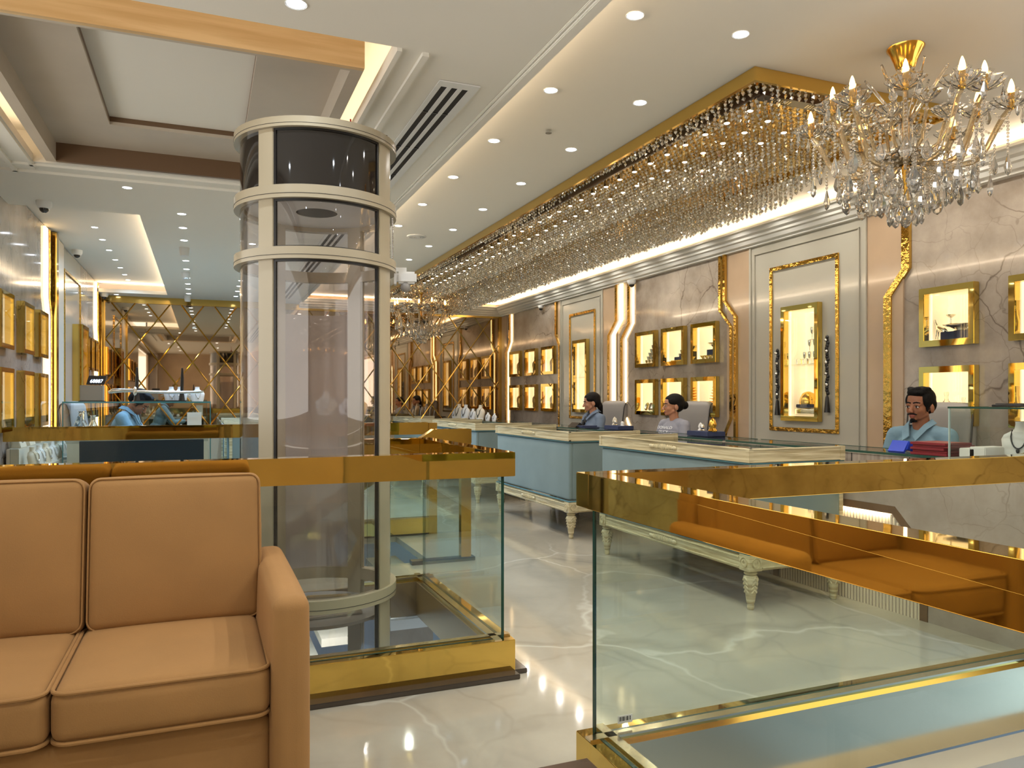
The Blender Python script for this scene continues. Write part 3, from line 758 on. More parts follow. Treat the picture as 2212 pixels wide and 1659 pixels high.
oy, oz = oy*np.cos(rb)[:, None]-oz*np.sin(rb)[:, None], oy*np.sin(rb)[:, None]+oz*np.cos(rb)[:, None]
vv = (pos[:, None, :]+np.stack([ox, oy, oz], -1)).reshape(-1, 3); ff = (of[None]+(6*np.arange(K))[:, None, None]).reshape(-1, 3)
me = bpy.data.meshes.new('bead_strands'); me.from_pydata(vv.tolist(), [], ff.tolist()); me.materials.append(M['bead'])
o = link('bead_strands', me, cf); o['kind'] = 'stuff'

def chandelier(loc, label):
    cx, cy_, cz = loc
    t = thing('chandelier', label, 'chandelier', loc, 'crystal chandeliers')
    C = lambda r, a, z: (cx+r*math.cos(a), cy_+r*math.sin(a), cz+z)
    part('canopy', MB().lathe([(.085, 0), (.083, -.008), (.07, -.025), (.052, -.07), (.042, -.10), (.03, -.115), (.012, -.118)], loc, 24), M['brass'], t, smooth=True)
    part('stem', MB().lathe([(.011, -.11), (.011, -.50), (.018, -.52), (.018, -.60), (.008, -.66), (.008, -.72), (.0001, -.73)], loc, 12), M['brass'], t, smooth=True)
    part('baluster', MB().lathe([(.013, -.33), (.03, -.35), (.036, -.42), (.02, -.47), (.05, -.50), (.055, -.505), (.02, -.53)], loc, 16), M['crystal'], t, smooth=True)
    b = MB().lathe([(.02, -.545), (.10, -.53), (.125, -.51), (.13, -.505), (.10, -.54), (.03, -.56)], loc, 24, cap=False); part('bowl', b, M['crystal'], t, smooth=True)
    NA = 12; arm0 = None
    for i in range(NA):
        a = 2*PI*(i+.35)/NA; hi = .04 if i % 2 else 0; R_ = .43 if i % 2 == 0 else .36
        pts = []
        for k in range(13):
            u = k/12; r = .03+(R_-.03)*(1-(1-u)**1.25); z = -.55-.055*math.sin(PI*min(1, u*1.25))+.21*max(0, u-.45)**1.5/.55**1.5+hi*u
            pts.append(C(.03+(R_-.03)*u**.92, a, -.555-.045*math.sin(PI*min(1, u*1.15))+(.20+hi)*sstep(.62, 1.05, u)))
        tip = pts[-1]; arm = part('arm', MB().tube(pts, .0125, 8), M['amber'], t, smooth=True)
        sc_ = MB(); n = 20
        prof = [(.014, -.006), (.05, .008), (.074, .034), (.078, .042), (.056, .02), (.016, .002)]
        vs = []; 
        for r, h in prof:
            for q in range(n):
                f = 1+(.12 if q % 2 else -.05)*(r/.062); vs.append((tip[0]+r*f*math.cos(2*PI*q/n), tip[1]+r*f*math.sin(2*PI*q/n), tip[2]+h))
        sc_.add(vs, [(j*n+q, j*n+(q+1) % n, (j+1)*n+(q+1) % n, (j+1)*n+q) for j in range(len(prof)-1) for q in range(n)])
        part('drip_pan', sc_, M['crystal'], arm)
        part('candle_cup', MB().lathe([(.008, -.012), (.016, 0), (.012, .02), (.02, .035), (.014, .05), (.0155, .062)], tip, 12), M['brass'], arm, smooth=True)
        c2 = MB(); vs = []; prof = [(.014, .058), (.026, .068), (.036, .08), (.028, .072), (.014, .062)]
        for r, h in prof:
            for q in range(16):
                f = 1+(.14 if q % 2 else -.05)*(r/.036); vs.append((tip[0]+r*f*math.cos(2*PI*q/16), tip[1]+r*f*math.sin(2*PI*q/16), tip[2]+h))
        c2.add(vs, [(j*16+q, j*16+(q+1) % 16, (j+1)*16+(q+1) % 16, (j+1)*16+q) for j in range(4) for q in range(16)])
        part('bulb_cup', c2, M['crystal'], arm)
        part('bulb', MB().lathe([(.008, .06), (.0125, .075), (.0135, .09), (.009, .112), (.003, .128), (.0001, .131)], tip, 12), M['bulb'], arm, smooth=True)
    for i in range(6):
        a = 2*PI*(i+.1)/6; pts = [C(.02+.16*math.sin(u*1.9), a, -.36+.24*math.sin(u*PI*.62)) for u in [k/10 for k in range(11)]]
        part('scroll', MB().tube(pts, [.009-.0004*k for k in range(11)], 8), M['crystal'], t, smooth=True)
    for i in range(8):
        a = 2*PI*(i+.5)/8; q = C(.19, a, -.36+.05*(i % 2)); dish = MB(); n = 18; prof = [(.004, -.05), (.008, -.03), (.03, -.012), (.055, .012), (.062, .022), (.04, .004), (.008, -.012)]
        vs = [(q[0]+r*(1+(.1 if k % 2 else -.05)*r/.06)*math.cos(2*PI*k/n), q[1]+r*(1+(.1 if k % 2 else -.05)*r/.06)*math.sin(2*PI*k/n), q[2]+h) for r, h in prof for k in range(n)]
        dish.add(vs, [(j*n+k, j*n+(k+1) % n, (j+1)*n+(k+1) % n, (j+1)*n+k) for j in range(6) for k in range(n)])
        ds = part('crystal_dish', dish, M['crystal'], t)
        part('dish_arm', MB().tube([C(.02, a, -.50), C(.08, a, -.53), C(.15, a, -.49), (q[0], q[1], q[2]-.045)], .008, 8), M['amber'], ds, smooth=True)
    # drops
    drop = MB(); n = 6; prof = [(.0001, 0), (.004, -.006), (.014, -.03), (.019, -.045), (.012, -.062), (.0001, -.070)]
    vs = [(r*math.cos(2*PI*q/n), r*.55*math.sin(2*PI*q/n), h) for r, h in prof for q in range(n)]
    drop.add(vs, [(j*n+q, j*n+(q+1) % n, (j+1)*n+(q+1) % n, (j+1)*n+q) for j in range(5) for q in range(n)])
    proto = None; chains = MB()
    spots = []
    for i in range(NA):
        a = 2*PI*(i+.35)/NA; r0 = .43 if i % 2 == 0 else .36; hz = .04 if i % 2 else 0
        for da, dr in ((-.13, .0), (.13, .0)): spots.append((r0+.055*(1 if da > 0 else .4), a+da, -.335+hz, .02, 1.0))
        spots.append((r0*.97, a, -.43+hz, .14, 1.5)); spots.append((r0*.82, a+.1, -.56, .09, 1.5)); spots.append((r0*.62, a+.15, -.60, .06, 1.4)); spots.append((r0*.9, a+.26, -.50, .05, 1.3))
    for i in range(14): spots.append((.21, 2*PI*i/14, -.60, .07, 1.3))
    for i in range(18): spots.append((.30, 2*PI*(i+.4)/18, -.585, .045+.03*(i % 2), 1.25))
    for i in range(12): spots.append((.12, 2*PI*(i+.5)/12, -.58, .13, 1.35))
    for i in range(9): spots.append((.07, 2*PI*i/9, -.60, .165, 1.35))
    spots.append((0, 0, -.73, .03, 1.5))
    for r, a, z, ln, s in spots:
        p = Vector((r*math.cos(a), r*math.sin(a), z)); k = 0
        while k*.0165 < ln: chains.ell((p.x, p.y, p.z-.0165*k), (.0068, .0068, .0075), 6); k += 1
        q = p-Vector((0, 0, ln))
        if proto is None: d_ = proto = part('pendant', drop, M['crystal'], t, local=True)
        else: d_ = proto.copy(); COL.objects.link(d_); d_.parent = t
        d_.location = q; d_.rotation_euler = (0, 0, a+PI/2+.3*math.sin(9*a)); d_.scale = (s, s, s)
    # beaded swags under the bowl and between the arms
    for i in range(NA):
        a, a2 = 2*PI*(i+.35)/NA, 2*PI*(i+1.35)/NA; r1, r2 = (.43, .36) if i % 2 == 0 else (.36, .43)
        for k in range(15):
            u = k/14; ang = a+(a2-a)*u; r = r1+(r2-r1)*u; chains.ell((r*math.cos(ang), r*math.sin(ang), -.37-.07*math.sin(PI*u)), (.006, .006, .006), 6)
    for ring, (r1, z1, r2, z2, n1) in enumerate([(.13, -.52, .06, -.66, 16), (.30, -.58, .14, -.62, 18)]):
        for i in range(n1):
            a = 2*PI*i/n1
            for k in range(10):
                u = k/9; r = r1+(r2-r1)*u; chains.ell((r*math.cos(a), r*math.sin(a), z1+(z2-z1)*u-.03*math.sin(PI*u)), (.0065, .0065, .0065), 6)
    part('bead_chains', chains, M['crystal'], t, local=True, kind='stuff', smooth=True)
    return t
ch = chandelier((3.15, 2.69, ZT), 'large crystal chandelier with candle bulbs nearest the viewer')
copy_tree(ch, (3.06, 11.2, ZT), 'distant crystal chandelier in front of the far lattice mirror')

# ================================================================ LIFT
LX, LY, LR = .52, 3.85, .36
CAMDIR = math.atan2(-LY, -LX)
lift = thing('lift', 'round glass lift with beige frame and dark top standing in the floor opening', 'lift', (LX, LY, -2.8))
def arc(b, r0, r1, z0, z1, t0, t1, n=None):
    """wall segment of a ring, angles in degrees from the viewer's side"""
    a0, a1 = CAMDIR+math.radians(t0), CAMDIR+math.radians(t1); n = n or max(2, int(abs(t1-t0)/5))
    b.lathe([(r0, z0), (r1, z0), (r1, z1), (r0, z1), (r0, z0)], (LX, LY, 0), n, a0=a0, a1=a1, cap=False)
    for a in (a0, a1):
        if abs(t1-t0) < 359: b.quad(*[(LX+r*math.cos(a), LY+r*math.sin(a), z) for r, z in ((r0, z0), (r1, z0), (r1, z1), (r0, z1))])
    return b
posts = [(-44, -31), (51, 69), (138, 152), (-152, -138)]
for p0, p1 in posts: part('post', arc(MB(), LR-.02, LR+.012, -2.8, 2.47, p0, p1), M['liftmetal'], lift, smooth=True, bev=.003)
for z0, z1 in ((2.468, 2.512), (2.15, 2.208), (1.878, 1.932), (.285, .345)):
    r = part('ring', arc(MB(), LR-.02, LR+.028, z0, z1, 0, 360, 72), M['liftmetal'], lift, smooth=True)
    part('seam', arc(MB(), LR+.0275, LR+.0292, z0+(z1-z0)*.3, z0+(z1-z0)*.34, 0, 360, 72), M['piping'], r)
part('roof', arc(MB(), .001, LR-.02, 2.47, 2.49, 0, 360, 48), M['liftmetal'], lift)
gaps = [(-31, 51), (69, 138), (152, 208), (-138, -44)]
for g0, g1 in gaps:
    part('dark_panel', arc(MB(), LR-.006, LR, 2.208, 2.468, g0, g1), M['dark'], lift, smooth=True, label='black glass panel of the top section')
    for z0, z1 in ((1.932, 2.15), (.345, 1.878), (-2.7, .285)): part('clear_panel', arc(MB(), LR-.005, LR, z0, z1, g0, g1), M['tube'], lift, smooth=True)
part('reflection_panel', arc(MB(), LR-.016, LR-.012, .345, 1.70, 152, 208), M['reflect_taupe'], lift, smooth=True, label='pale translucent sheet imitating a reflection on the lift glass')  # sheet added for the reflection, not a panel of the lift
g0, g1 = gaps[0]; b = MB()
for z0, z1 in ((2.208, 2.468), (1.932, 2.15), (-2.7, 1.878)):
    for q0, q1 in ((g0, g0+1.7), (g1-1.7, g1)): arc(b, LR-.008, LR+.006, z0, z1, q0, q1)
    arc(b, LR-.008, LR+.006, z1-.010, z1, g0, g1); arc(b, LR-.008, LR+.006, z0, z0+.008, g0, g1)
part('gasket', b, M['black'], lift, smooth=True)
b = MB(); arc(b, .10, LR-.022, 2.17, 2.18, 0, 360, 48); part('inner_ceiling', b, M['trim'], lift)
part('ceiling_port', arc(MB(), .001, .10, 2.172, 2.178, 0, 360, 32), M['blackslot'], lift)
b = MB(); arc(b, .001, LR-.03, .20, .215, 0, 360, 48); part('cab_roof', b, M['lowgrey'], lift)
b = MB(); a = math.radians(20); b.prism([(LX-.20, LY-.22, .216), (LX+.19, LY-.19, .216), (LX+.2, LY+.18, .216), (LX-.02, LY+.22, .216)], (0, 0, .01)); part('roof_plate', b, M['steel'], lift, bev=.002)
part('hook', MB().tube([(LX+.17, LY-.02, 2.49), (LX+.17, LY-.02, 2.53), (LX+.165, LY-.02, 2.56), (LX+.172, LY, 2.60), (LX+.165, LY, 2.66)], [.035, .033, .008, .005, .004], 10), M['red'], lift, label='red lifting hook on the roof')
b = MB(); b.tube([(LX+.26, LY-.12, 2.51), (LX+.27, LY-.13, 2.545), (LX+.30, LY-.12, 2.55), (LX+.31, LY-.12, 2.515)], .004, 6); b.box(LX+.30, LX+.325, LY-.125, LY-.11, 2.51, 2.56); part('cable', b, M['brown'], lift)
for t_, z_ in ((64, 1.0),):
    b = MB()
    for k in range(26): b.ell((LX+(LR+.02)*math.cos(CAMDIR+math.radians(72)), LY+(LR+.02)*math.sin(CAMDIR+math.radians(72)), 2.14-.008*k), (.004, .004, .005), 6)
    part('chain', b, M['steel'], lift)
aa = CAMDIR+math.radians(84); u = Vector((math.cos(aa), math.sin(aa), 0)); p = Vector((LX, LY, 1.86))+u*(LR+.03)
t = thing('bullet_camera', 'small white bullet camera fixed to the right side of the round lift', 'security camera', tuple(p))
b = MB(); T = Matrix.Translation(p) @ Matrix.Rotation(aa, 4, 'Z'); b.box(0, .10, -.025, .025, -.03, .03, T); part('body', b, M['trim'], t, bev=.01)
part('bracket', MB().box(-.012, .0, -.03, .03, -.035, .05, T), M['trim'], t); part('hinge', MB().box(.0, .05, -.012, .012, .03, .05, T), M['trim'], t)
part('eye', MB().ell(T @ Vector((.045, -.0, -.045)), (.026, .026, .028), 14), M['lowgrey'], t, smooth=True)

# ================================================================ GLASS RAILINGS
CURB, RT, RB = .16, 1.01, .90
def seg_box(b, p, q, wd, z0, z1, inw):
    """box along p->q, outer face on the line, thickness wd towards inw"""
    (x0, y0), (x1, y1) = p, q
    if x0 == x1: b.box(min(x0, x0+inw*wd), max(x0, x0+inw*wd), min(y0, y1), max(y0, y1), z0, z1)
    else: b.box(min(x0, x1), max(x0, x1), min(y0, y0+inw*wd), max(y0, y0+inw*wd), z0, z1)
def pane(b, p, q, inw, z0, z1, off=.04, th=.014):
    (x0, y0), (x1, y1) = p, q; b.mi = 0
    if x0 == x1:
        X0, X1 = sorted((x0+inw*off, x0+inw*(off+th))); b.quad((X0, y0, z0), (X0, y1, z0), (X0, y1, z1), (X0, y0, z1)); b.quad((X1, y0, z0), (X1, y1, z0), (X1, y1, z1), (X1, y0, z1)); b.mi = 1
        for y in (y0, y1): b.quad((X0, y, z0), (X1, y, z0), (X1, y, z1), (X0, y, z1))
        for z in (z0, z1): b.quad((X0, y0, z), (X1, y0, z), (X1, y1, z), (X0, y1, z))
    else:
        Y0, Y1 = sorted((y0+inw*off, y0+inw*(off+th))); b.quad((x0, Y0, z0), (x1, Y0, z0), (x1, Y0, z1), (x0, Y0, z1)); b.quad((x0, Y1, z0), (x1, Y1, z0), (x1, Y1, z1), (x0, Y1, z1)); b.mi = 1
        for x in (x0, x1): b.quad((x, Y0, z0), (x, Y1, z0), (x, Y1, z1), (x, Y0, z1))
        for z in (z0, z1): b.quad((x0, Y0, z), (x1, Y0, z), (x1, Y1, z), (x0, Y1, z))
def railing(label, segs, loc, dz=0):
    t = thing('glass_railing', label, 'railing', loc, 'gold railed glass balustrades')
    hb, cb, pb, db = MB(), MB(), MB(), MB()
    def trimmed(p, q, wd):
        if p[0] != q[0]: return p, q
        ends = [e for s in segs if s[0][0] != s[1][0] for e in ((s[0], s[2]), (s[1], s[2]))]
        y0, y1 = p[1], q[1]
        for e, iw in ends:
            if e[0] == p[0]:
                if abs(e[1]-y0) < 1e-6: y0 = y0+iw*wd
                if abs(e[1]-y1) < 1e-6: y1 = y1+iw*wd
        return (p[0], y0), (q[0], y1)
    for (p, q, inw) in segs:
        seg_box(hb, *trimmed(p, q, .085), .085, RB+dz, RT+dz, inw); seg_box(cb, *trimmed(p, q, .095), .095, .02, CURB, inw); 
    part('handrail', hb, M['gold'], t, bev=.002)
    part('curb', cb, M['gold'], t, bev=.002)
    b = MB()
    for (p, q, inw) in segs:
        (x0, y0), (x1, y1) = p, q
        o2 = .065*inw; seg_box(b, (x0+(o2 if x0 == x1 else 0), y0+(o2 if y0 == y1 else 0)), (x1+(o2 if x0 == x1 else 0), y1+(o2 if y0 == y1 else 0)), .035, CURB, CURB+.008, inw)
    part('glazing_bead', b, M['palegold'], t)
    for (p, q, inw) in segs: (x0, y0), (x1, y1) = p, q; seg_box(db, (x0-(.06*inw if x0 == x1 else 0), y0-(.06*inw if y0 == y1 else 0)), (x1-(.06*inw if x0 == x1 else 0), y1-(.06*inw if y0 == y1 else 0)), .10, 0, .022, inw)
    part('plinth', db, M['plinth'], t, bev=.003)
    for (p, q, inw) in segs:
        b = MB(); e = .04
        (x0, y0), (x1, y1) = p, q
        p2, q2 = (x0+(e if x0 < x1 else 0), y0+(e if y0 < y1 else 0)), (x1-(e if x0 < x1 else 0), y1-(e if y0 < y1 else 0))
        pane(b, p2, q2, inw, CURB+.001, RB+.01+dz); part('glass_pane', b, [M['glassg'], M['edge']], t)
    return t
railing('gold railed glass balustrade around the lift opening behind the sofa', [((-1.40, 3.185), (1.31, 3.185), 1), ((1.31, 3.185), (1.31, 4.60), -1), ((.87, 4.60), (1.31, 4.60), -1)], (0, 3.9, 0))
railing('gold railed glass balustrade at the right foreground around the near stairwell', [((1.135, 2.235), (4.0, 2.235), -1), ((1.135, -.65), (1.135, 2.235), 1)], (2.5, 1, 0))
railing('long gold railed glass balustrade on the far side of the stairs', [((-1.41, 6.86), (1.92, 6.86), -1)], (.3, 6.8, 0), dz=.025)
# linings of the openings
M['lining'] = P('taupe_lining', (132, 112, 82), .25)
def lining(n, H, mats, z1=CURB-.02, lo=-.06):
    b = MB(); x0, x1, y0, y1 = H
    b.box(x0-.005, x0+.02, y0, y1, lo, z1); b.box(x1-.02, x1+.005, y0, y1, lo, z1); b.box(x0+.02, x1-.02, y0, y0+.02, lo, z1); b.box(x0+.02, x1-.02, y1-.02, y1+.0, lo, z1)
    struct(n, b, mats)
lining('trim_10', (H1[0], H1[1], H1[2], H1[3]), M['lining'])
lining('trim_11', (H3[0], H3[1], H3[2], H3[3]), M['palegold'], lo=-.12)
b = MB(); b.box(H3[0]+.02, H3[1]-.02, H3[3]-.16, H3[3]-.02, -.24, -.13); b.box(H3[0]+.02, H3[0]+.16, H3[2]+.02, H3[3]-.16, -.24, -.13)
struct('trim_12', b, M['laminate'])
# stairs
st = thing('staircase', 'staircase going down to the lower floor beyond the lift', 'stairs', (.5, 6.2, -2.8))
for k in range(10): part('step', MB().box(1.61-.27*(k+1), 1.61-.27*k, 5.68, 6.78, -.17*(k+1)-.06, -.17*(k+1)), M['floor'], st)
sr = thing('stair_railing', 'descending gold handrail with glass on the near side of the stairs', 'railing', (1, 5.6, 0))
sl_ = .62
def hr(x): return 1.02 if x > 1.62 else 1.02-sl_*(1.62-x)
b = MB(); xs = [1.92, 1.62, .1]
b.prism([(x, 5.56, hr(x)) for x in xs]+[(x, 5.56, hr(x)-.11) for x in xs[::-1]], (0, .085, 0)); part('handrail', b, M['gold'], sr)
b = MB(); b.mi = 0; b.prism([(1.84, 5.595, .91), (1.62, 5.595, .91), (.15, 5.595, hr(.15)-.1), (.15, 5.595, hr(.15)-.72), (1.45, 5.595, .0), (1.84, 5.595, .0)], (0, .014, 0)); part('glass_pane', b, M['glassg'], sr)
part('end_panel', MB().box(1.84, 1.92, 5.57, 5.63, 0, .91), M['goldflat'], sr)
b = MB(); b.box(1.45, 1.95, 5.56, 5.64, 0, .03); part('plinth', b, M['plinth'], sr)
single('end_post', MB().box(1.925, 2.005, 6.78, 6.86, 0, 1.03), M['goldflat'], 'gold end post of the far stair balustrade', 'post')
# lower floor things seen through the lift opening
b = thing('lower_cabinet', 'grey wood cabinet with white band on the floor below the lift', 'cabinet', (1.3, 5.15, -2.8))
part('body', MB().box(1.15, 1.45, 5.0, 5.3, -2.8, -.09), M['oakgrey'], b); part('band', MB().box(1.06, 1.46, 4.96, 5.0, -.29, -.21), M['trim'], b, bev=.01)
# ================================================================ SOFA
sx0, sx1 = -.90, .178
sofa = thing('sofa', 'tan velvet two-seat sofa with piped cushions in the left foreground', 'sofa', (-.36, 2.6, 0))
b = MB().rbox(sx0, sx1, 2.235, 2.98, .03, .365, .03); part('base', b, M['sofa'], sofa, smooth=True)
b = MB().rbox(sx0, sx1+.02, 2.90, 3.06, .03, .84, .05); part('back_frame', b, M['sofa'], sofa, smooth=True)
def arm_(xa, xb, name):
    b = MB(); T = None
    b.rbox(xa, xb, 2.17, 3.0, .02, .70, .035, (.012, .004, .006))
    part(name, b, M['sofa'], sofa, smooth=True)
arm_(sx1-.002, sx1+.098, 'arm'); arm_(sx0-.10, sx0, 'arm')
def piping(parent, pts, r=.0055): part('piping', MB().tube(pts, r, 8, closed=True), M['sofa'], parent, smooth=True)
def rrect(x0, x1, y0, y1, r, f, n=5):
    P_ = []
    for cx, cy_, a0 in ((x1-r, y1-r, 0), (x0+r, y1-r, 90), (x0+r, y0+r, 180), (x1-r, y0+r, 270)):
        for k in range(n+1):
            a = math.radians(a0+90*k/n); P_.append(f(cx+r*math.cos(a), cy_+r*math.sin(a)))
    return P_
mid = -.361
for xa, xb in ((mid+.002, sx1-.006), (sx0+.004, mid-.004)):
    c = part('seat_cushion', MB().rbox(xa, xb, 2.195, 2.80, .372, .515, .035, (.004, .012, .014), n=12), M['sofa'], sofa, smooth=True)
    piping(c, rrect(xa+.002, xb-.002, 2.192, 2.80, .045, lambda x, y: (x, y, .507)))
    piping(c, rrect(xa+.002, xb-.002, 2.192, 2.80, .045, lambda x, y: (x, y, .380)))
    T = Matrix.Translation((0, 2.72, .50)) @ Matrix.Rotation(math.radians(-9), 4, 'X') @ Matrix.Translation((0, -2.72, -.50))
    c = part('back_cushion', MB().rbox(xa+.012, xb+.012, 2.715, 2.86, .508, 1.0, .032, (.004, .02, .006), n=12, T=T), M['sofa'], sofa, smooth=True)
    piping(c, rrect(xa+.016, xb+.008, .514, .994, .035, lambda x, z: T @ Vector((x, 2.722, z))), .0028)
# low dark table whose corner shows at the bottom edge
t = thing('coffee_table', 'dark brown glossy low table, only its corner showing at the bottom edge', 'table', (.70, 1.35, 0))
part('top', MB().box(.45, .825, 1.12, 1.565, .40, .42), M['brown'], t, bev=.004)
for x in (.48, .795):
    for y in (1.15, 1.535): part('leg', MB().box(x-.02, x+.02, y-.02, y+.02, 0, .40), M['brown'], t)

# ================================================================ UPHOLSTERED DESKS
def desk(x0, y0, label, L=1.82, D=.73, s=1, group='blue upholstered showcase desks'):
    x1, y1 = x0+D, y0+L
    t = thing('showcase_desk', label, 'desk', ((x0+x1)/2, (y0+y1)/2, 0), group)
    prof = [(.016, 0), (.021, .012), (.021, .03), (.018, .036), (.024, .042), (.026, .055), (.040, .16), (.043, .185), (.040, .20), (.028, .206), (.039, .214), (.039, .222), (.028, .228), (.036, .234)]
    for xx in (x0+.045, x1-.045):
        for yy in (y0+.045, y1-.045):
            b = MB().lathe(prof, (xx, yy, 0), 18); b.box(xx-.046, xx+.046, yy-.046, yy+.046, .234, .328)
            lg = part('leg', b, M['distress'], t, smooth=True)
            b = MB()
            for (ux, uy) in ((-1, 0), (0, -1), (1, 0), (0, 1)):
                cx, cy_ = xx+ux*.047, yy+uy*.047; ax = 'x' if ux else 'y'
                b.lathe([(.030, -.002), (.030, .003), (.024, .003), (.024, 0), (.013, 0), (.013, .005), (.0001, .006)], (cx-(.003 if (ux or uy) < 0 else 0), cy_, .281) if ax == 'x' else (cx, cy_-(.003 if uy < 0 else 0), .281), 16, axis=ax, cap=False)
                for k in range(4):
                    for sg in (-1, 1):
                        z = .185-.024*k; r = .043-.0035*k; R = Matrix.Rotation(math.atan2(uy, ux), 3, 'Z') @ Matrix.Rotation(sg*.7, 3, 'X')
                        tx, ty = -uy, ux
                        b.ell((xx+ux*(r-.001)+tx*sg*.009, yy+uy*(r-.001)+ty*sg*.009, z), (.006, .006, .017), 8, R)
            part('carved_leaves', b, M['carve'], lg, smooth=True)
    def bord(name, za, zb, th, mat, back=True, inset=0):
        b = MB(); i = inset
        b.box(x0+i, x0+i+th, y0+i, y1-i, za, zb); b.box(x0+i, x1, y0+i, y0+i+th, za, zb); b.box(x0+i, x1, y1-i-th, y1-i, za, zb)
        if back: b.box(x1-th, x1, y0+i, y1-i, za, zb)
        return part(name, b, mat, t, bev=.004)
    ap = bord('apron', .236, .318, .03, M['distress'], inset=.006)
    b = MB()
    for za in (.250, .306): b.box(x0-.001, x0+.008, y0+.10, y1-.10, za-.003, za+.003); b.box(x0+.1, x1-.1, y0-.001, y0+.008, za-.003, za+.003)
    part('bead_moulding', b, M['carve'], ap)
    def ornament(z, parent):
        b = MB(); ym = (y0+y1)/2
        for k in range(-5, 6): b.ell((x0-.003, ym+k*.022, z), (.008, .008, .022-.0012*abs(k)), 8)
        b.ell((x0-.003, ym+.14, z), (.008, .03, .014), 8); b.ell((x0-.003, ym-.14, z), (.008, .03, .014), 8)
        part('carved_ornament', b, M['carve'], parent, smooth=True)
    ornament(.279, ap)
    e = .012
    part('blue_panel', MB().rbox(x0+e, x0+e+.04, y0+e, y1-e, .345, .862, .03, (.004, 0, 0), n=6), M['blue'], t, smooth=True)
    part('blue_panel', MB().rbox(x0+e+.03, x1-.02, y0+e, y0+e+.04, .345, .862, .03, (0, .004, 0), n=6), M['blue'], t, smooth=True)
    part('blue_panel', MB().rbox(x0+e+.03, x1-.02, y1-e-.04, y1-e, .345, .862, .03, (0, .004, 0), n=6), M['blue'], t, smooth=True)
    b = MB()
    for z in (.334, .868): b.tube([(x1, y0+.008, z), (x0+.012, y0+.008, z), (x0+.008, y0+.012, z), (x0+.008, y1-.012, z), (x0+.012, y1-.008, z), (x1, y1-.008, z)], .008, 8)
    part('piping', b, M['bluepipe'], t, smooth=True)
    b = MB(); b.box(x1-.03, x1, y0+.01, y0+.04, .32, .87); b.box(x1-.03, x1, y1-.04, y1-.01, .32, .87); part('rear_stile', b, M['distress'], t)
    fr = bord('gallery_frame', .878, .955, .022, M['distress'], back=False)
    b = MB()
    for za, zb, oo in ((.874, .884, .004), (.948, .957, .004)):
        b.box(x0-oo, x0+.024, y0-oo, y1+oo, za, zb); b.box(x0, x1, y0-oo, y0+.024, za, zb); b.box(x0, x1, y1-.024, y1+oo, za, zb)
    b.box(x1-.035, x1+.004, y0-.005, y0+.027, .87, .96); b.box(x1-.035, x1+.004, y1-.027, y1+.005, .87, .96)
    for (xx, yy) in ((x0, y0), (x0, y1-.03)): b.box(xx-.003, xx+.03, yy-.002, yy+.032, .878, .955)
    part('frame_moulding', b, M['distress'], fr, bev=.002); ornament(.917, fr)
    b = MB(); b.mi = 0; b.box(x0+.022, x1, y0+.022, y1-.022, .905, .915); part('glass_top', b, M['glassg'], t)
    part('tray', MB().box(x0+.022, x1, y0+.022, y1-.022, .85, .875), M['grey'], t)
    return t
d1 = desk(2.965, 3.60, 'blue velvet showcase desk with carved legs behind the right foreground railing')
for yy, lb in ((6.06, 'second blue velvet desk from the viewer in the right row'), (8.56, 'third blue velvet desk from the viewer in the right row'), (11.0, 'farthest blue velvet desk in the right row before the lattice mirror')):
    dd = copy_tree(d1, (2.965+.365+.04, yy+.91, 0), lb)
copy_tree(d1, (.62, 9.6, 0), 'blue velvet desk seen through the lift in the left gallery', rz=PI)
copy_tree(d1, (.62, 11.75, 0), 'farthest blue velvet desk seen through the lift glass', rz=PI)

# ================================================================ MARBLE COUNTERS
def counter(y0, y1, label, fl=None):
    x0, x1 = 3.755, 4.08
    t = thing('marble_counter', label, 'counter', ((x0+x1)/2, (y0+y1)/2, 0), 'marble fronted glass top counters')
    part('body', MB().box(x0, x1, y0, y1, 0, .83), M['cmarble'], t)
    part('drawer_band', MB().box(x0+.004, x1, y0+.004, y1-.004, .83, .915), M['oakgrey'], t)
    b = MB()
    for k in range(1, int((y1-y0)/.42)+1): b.box(x0+.0025, x0+.004, y0+.42*k, y0+.42*k+.006, .83, .915)
    part('drawer_joint', b, M['black'], t)
    b = MB(); b.mi = 0; b.box(x0-.005, x1+.01, y0, y1, .922, .932); b.mi = 1; b.box(x0-.008, x0-.005, y0, y1, .920, .934); b.box(x1+.01, x1+.013, y0, y1, .92, .934); part('glass_top', b, [M['glassg'], M['edge']], t)
    if fl:
        a, c = fl; h = .62; P_ = [(a, 0), (a, .40), (a+.22, h), (c-.22, h), (c, .40), (c, 0)]
        b = MB(); Q = [(a+.05, 0), (a+.05, .385), (a+.235, h-.045), (c-.235, h-.045), (c-.05, .385), (c-.05, 0)]
        for i in range(5): b.prism([(x0-.006, *P_[i]), (x0-.006, *P_[i+1]), (x0-.006, *Q[i+1]), (x0-.006, *Q[i])], (.006, 0, 0))
        part('surround', b, M['darklam'], t)
        b = MB(); y = a+.055
        while y < c-.06:
            z = min(h-.05, .385+max(0, min((y-a-.05)/.185, (c-.05-y)/.185))*(h-.045-.385)-.01); b.lathe([(.009, 0), (.009, z)], (x0+.001, y, 0), 6); y += .024
        part('fluting', b, M['bustcream'], t, smooth=True)
        area('plinth_strip', (-(x1-x0)/2-.012, (a+c)/2-(y0+y1)/2, h-.05), (0, math.radians(-20), 0), .01, c-a-.5, 1.5, WARM, parent=t)
    return t
counter(2.34, 4.83, 'marble fronted counter with glass top where the man sits', (3.06, 4.3))
counter(4.87, 7.33, 'marble counter in front of the woman in the grey tee', (5.5, 6.7))
counter(7.37, 9.83, 'marble counter in front of the woman in the blue shirt', (8.0, 9.2))
counter(9.87, 12.3, 'farthest marble counter on the right with a row of necklace busts')
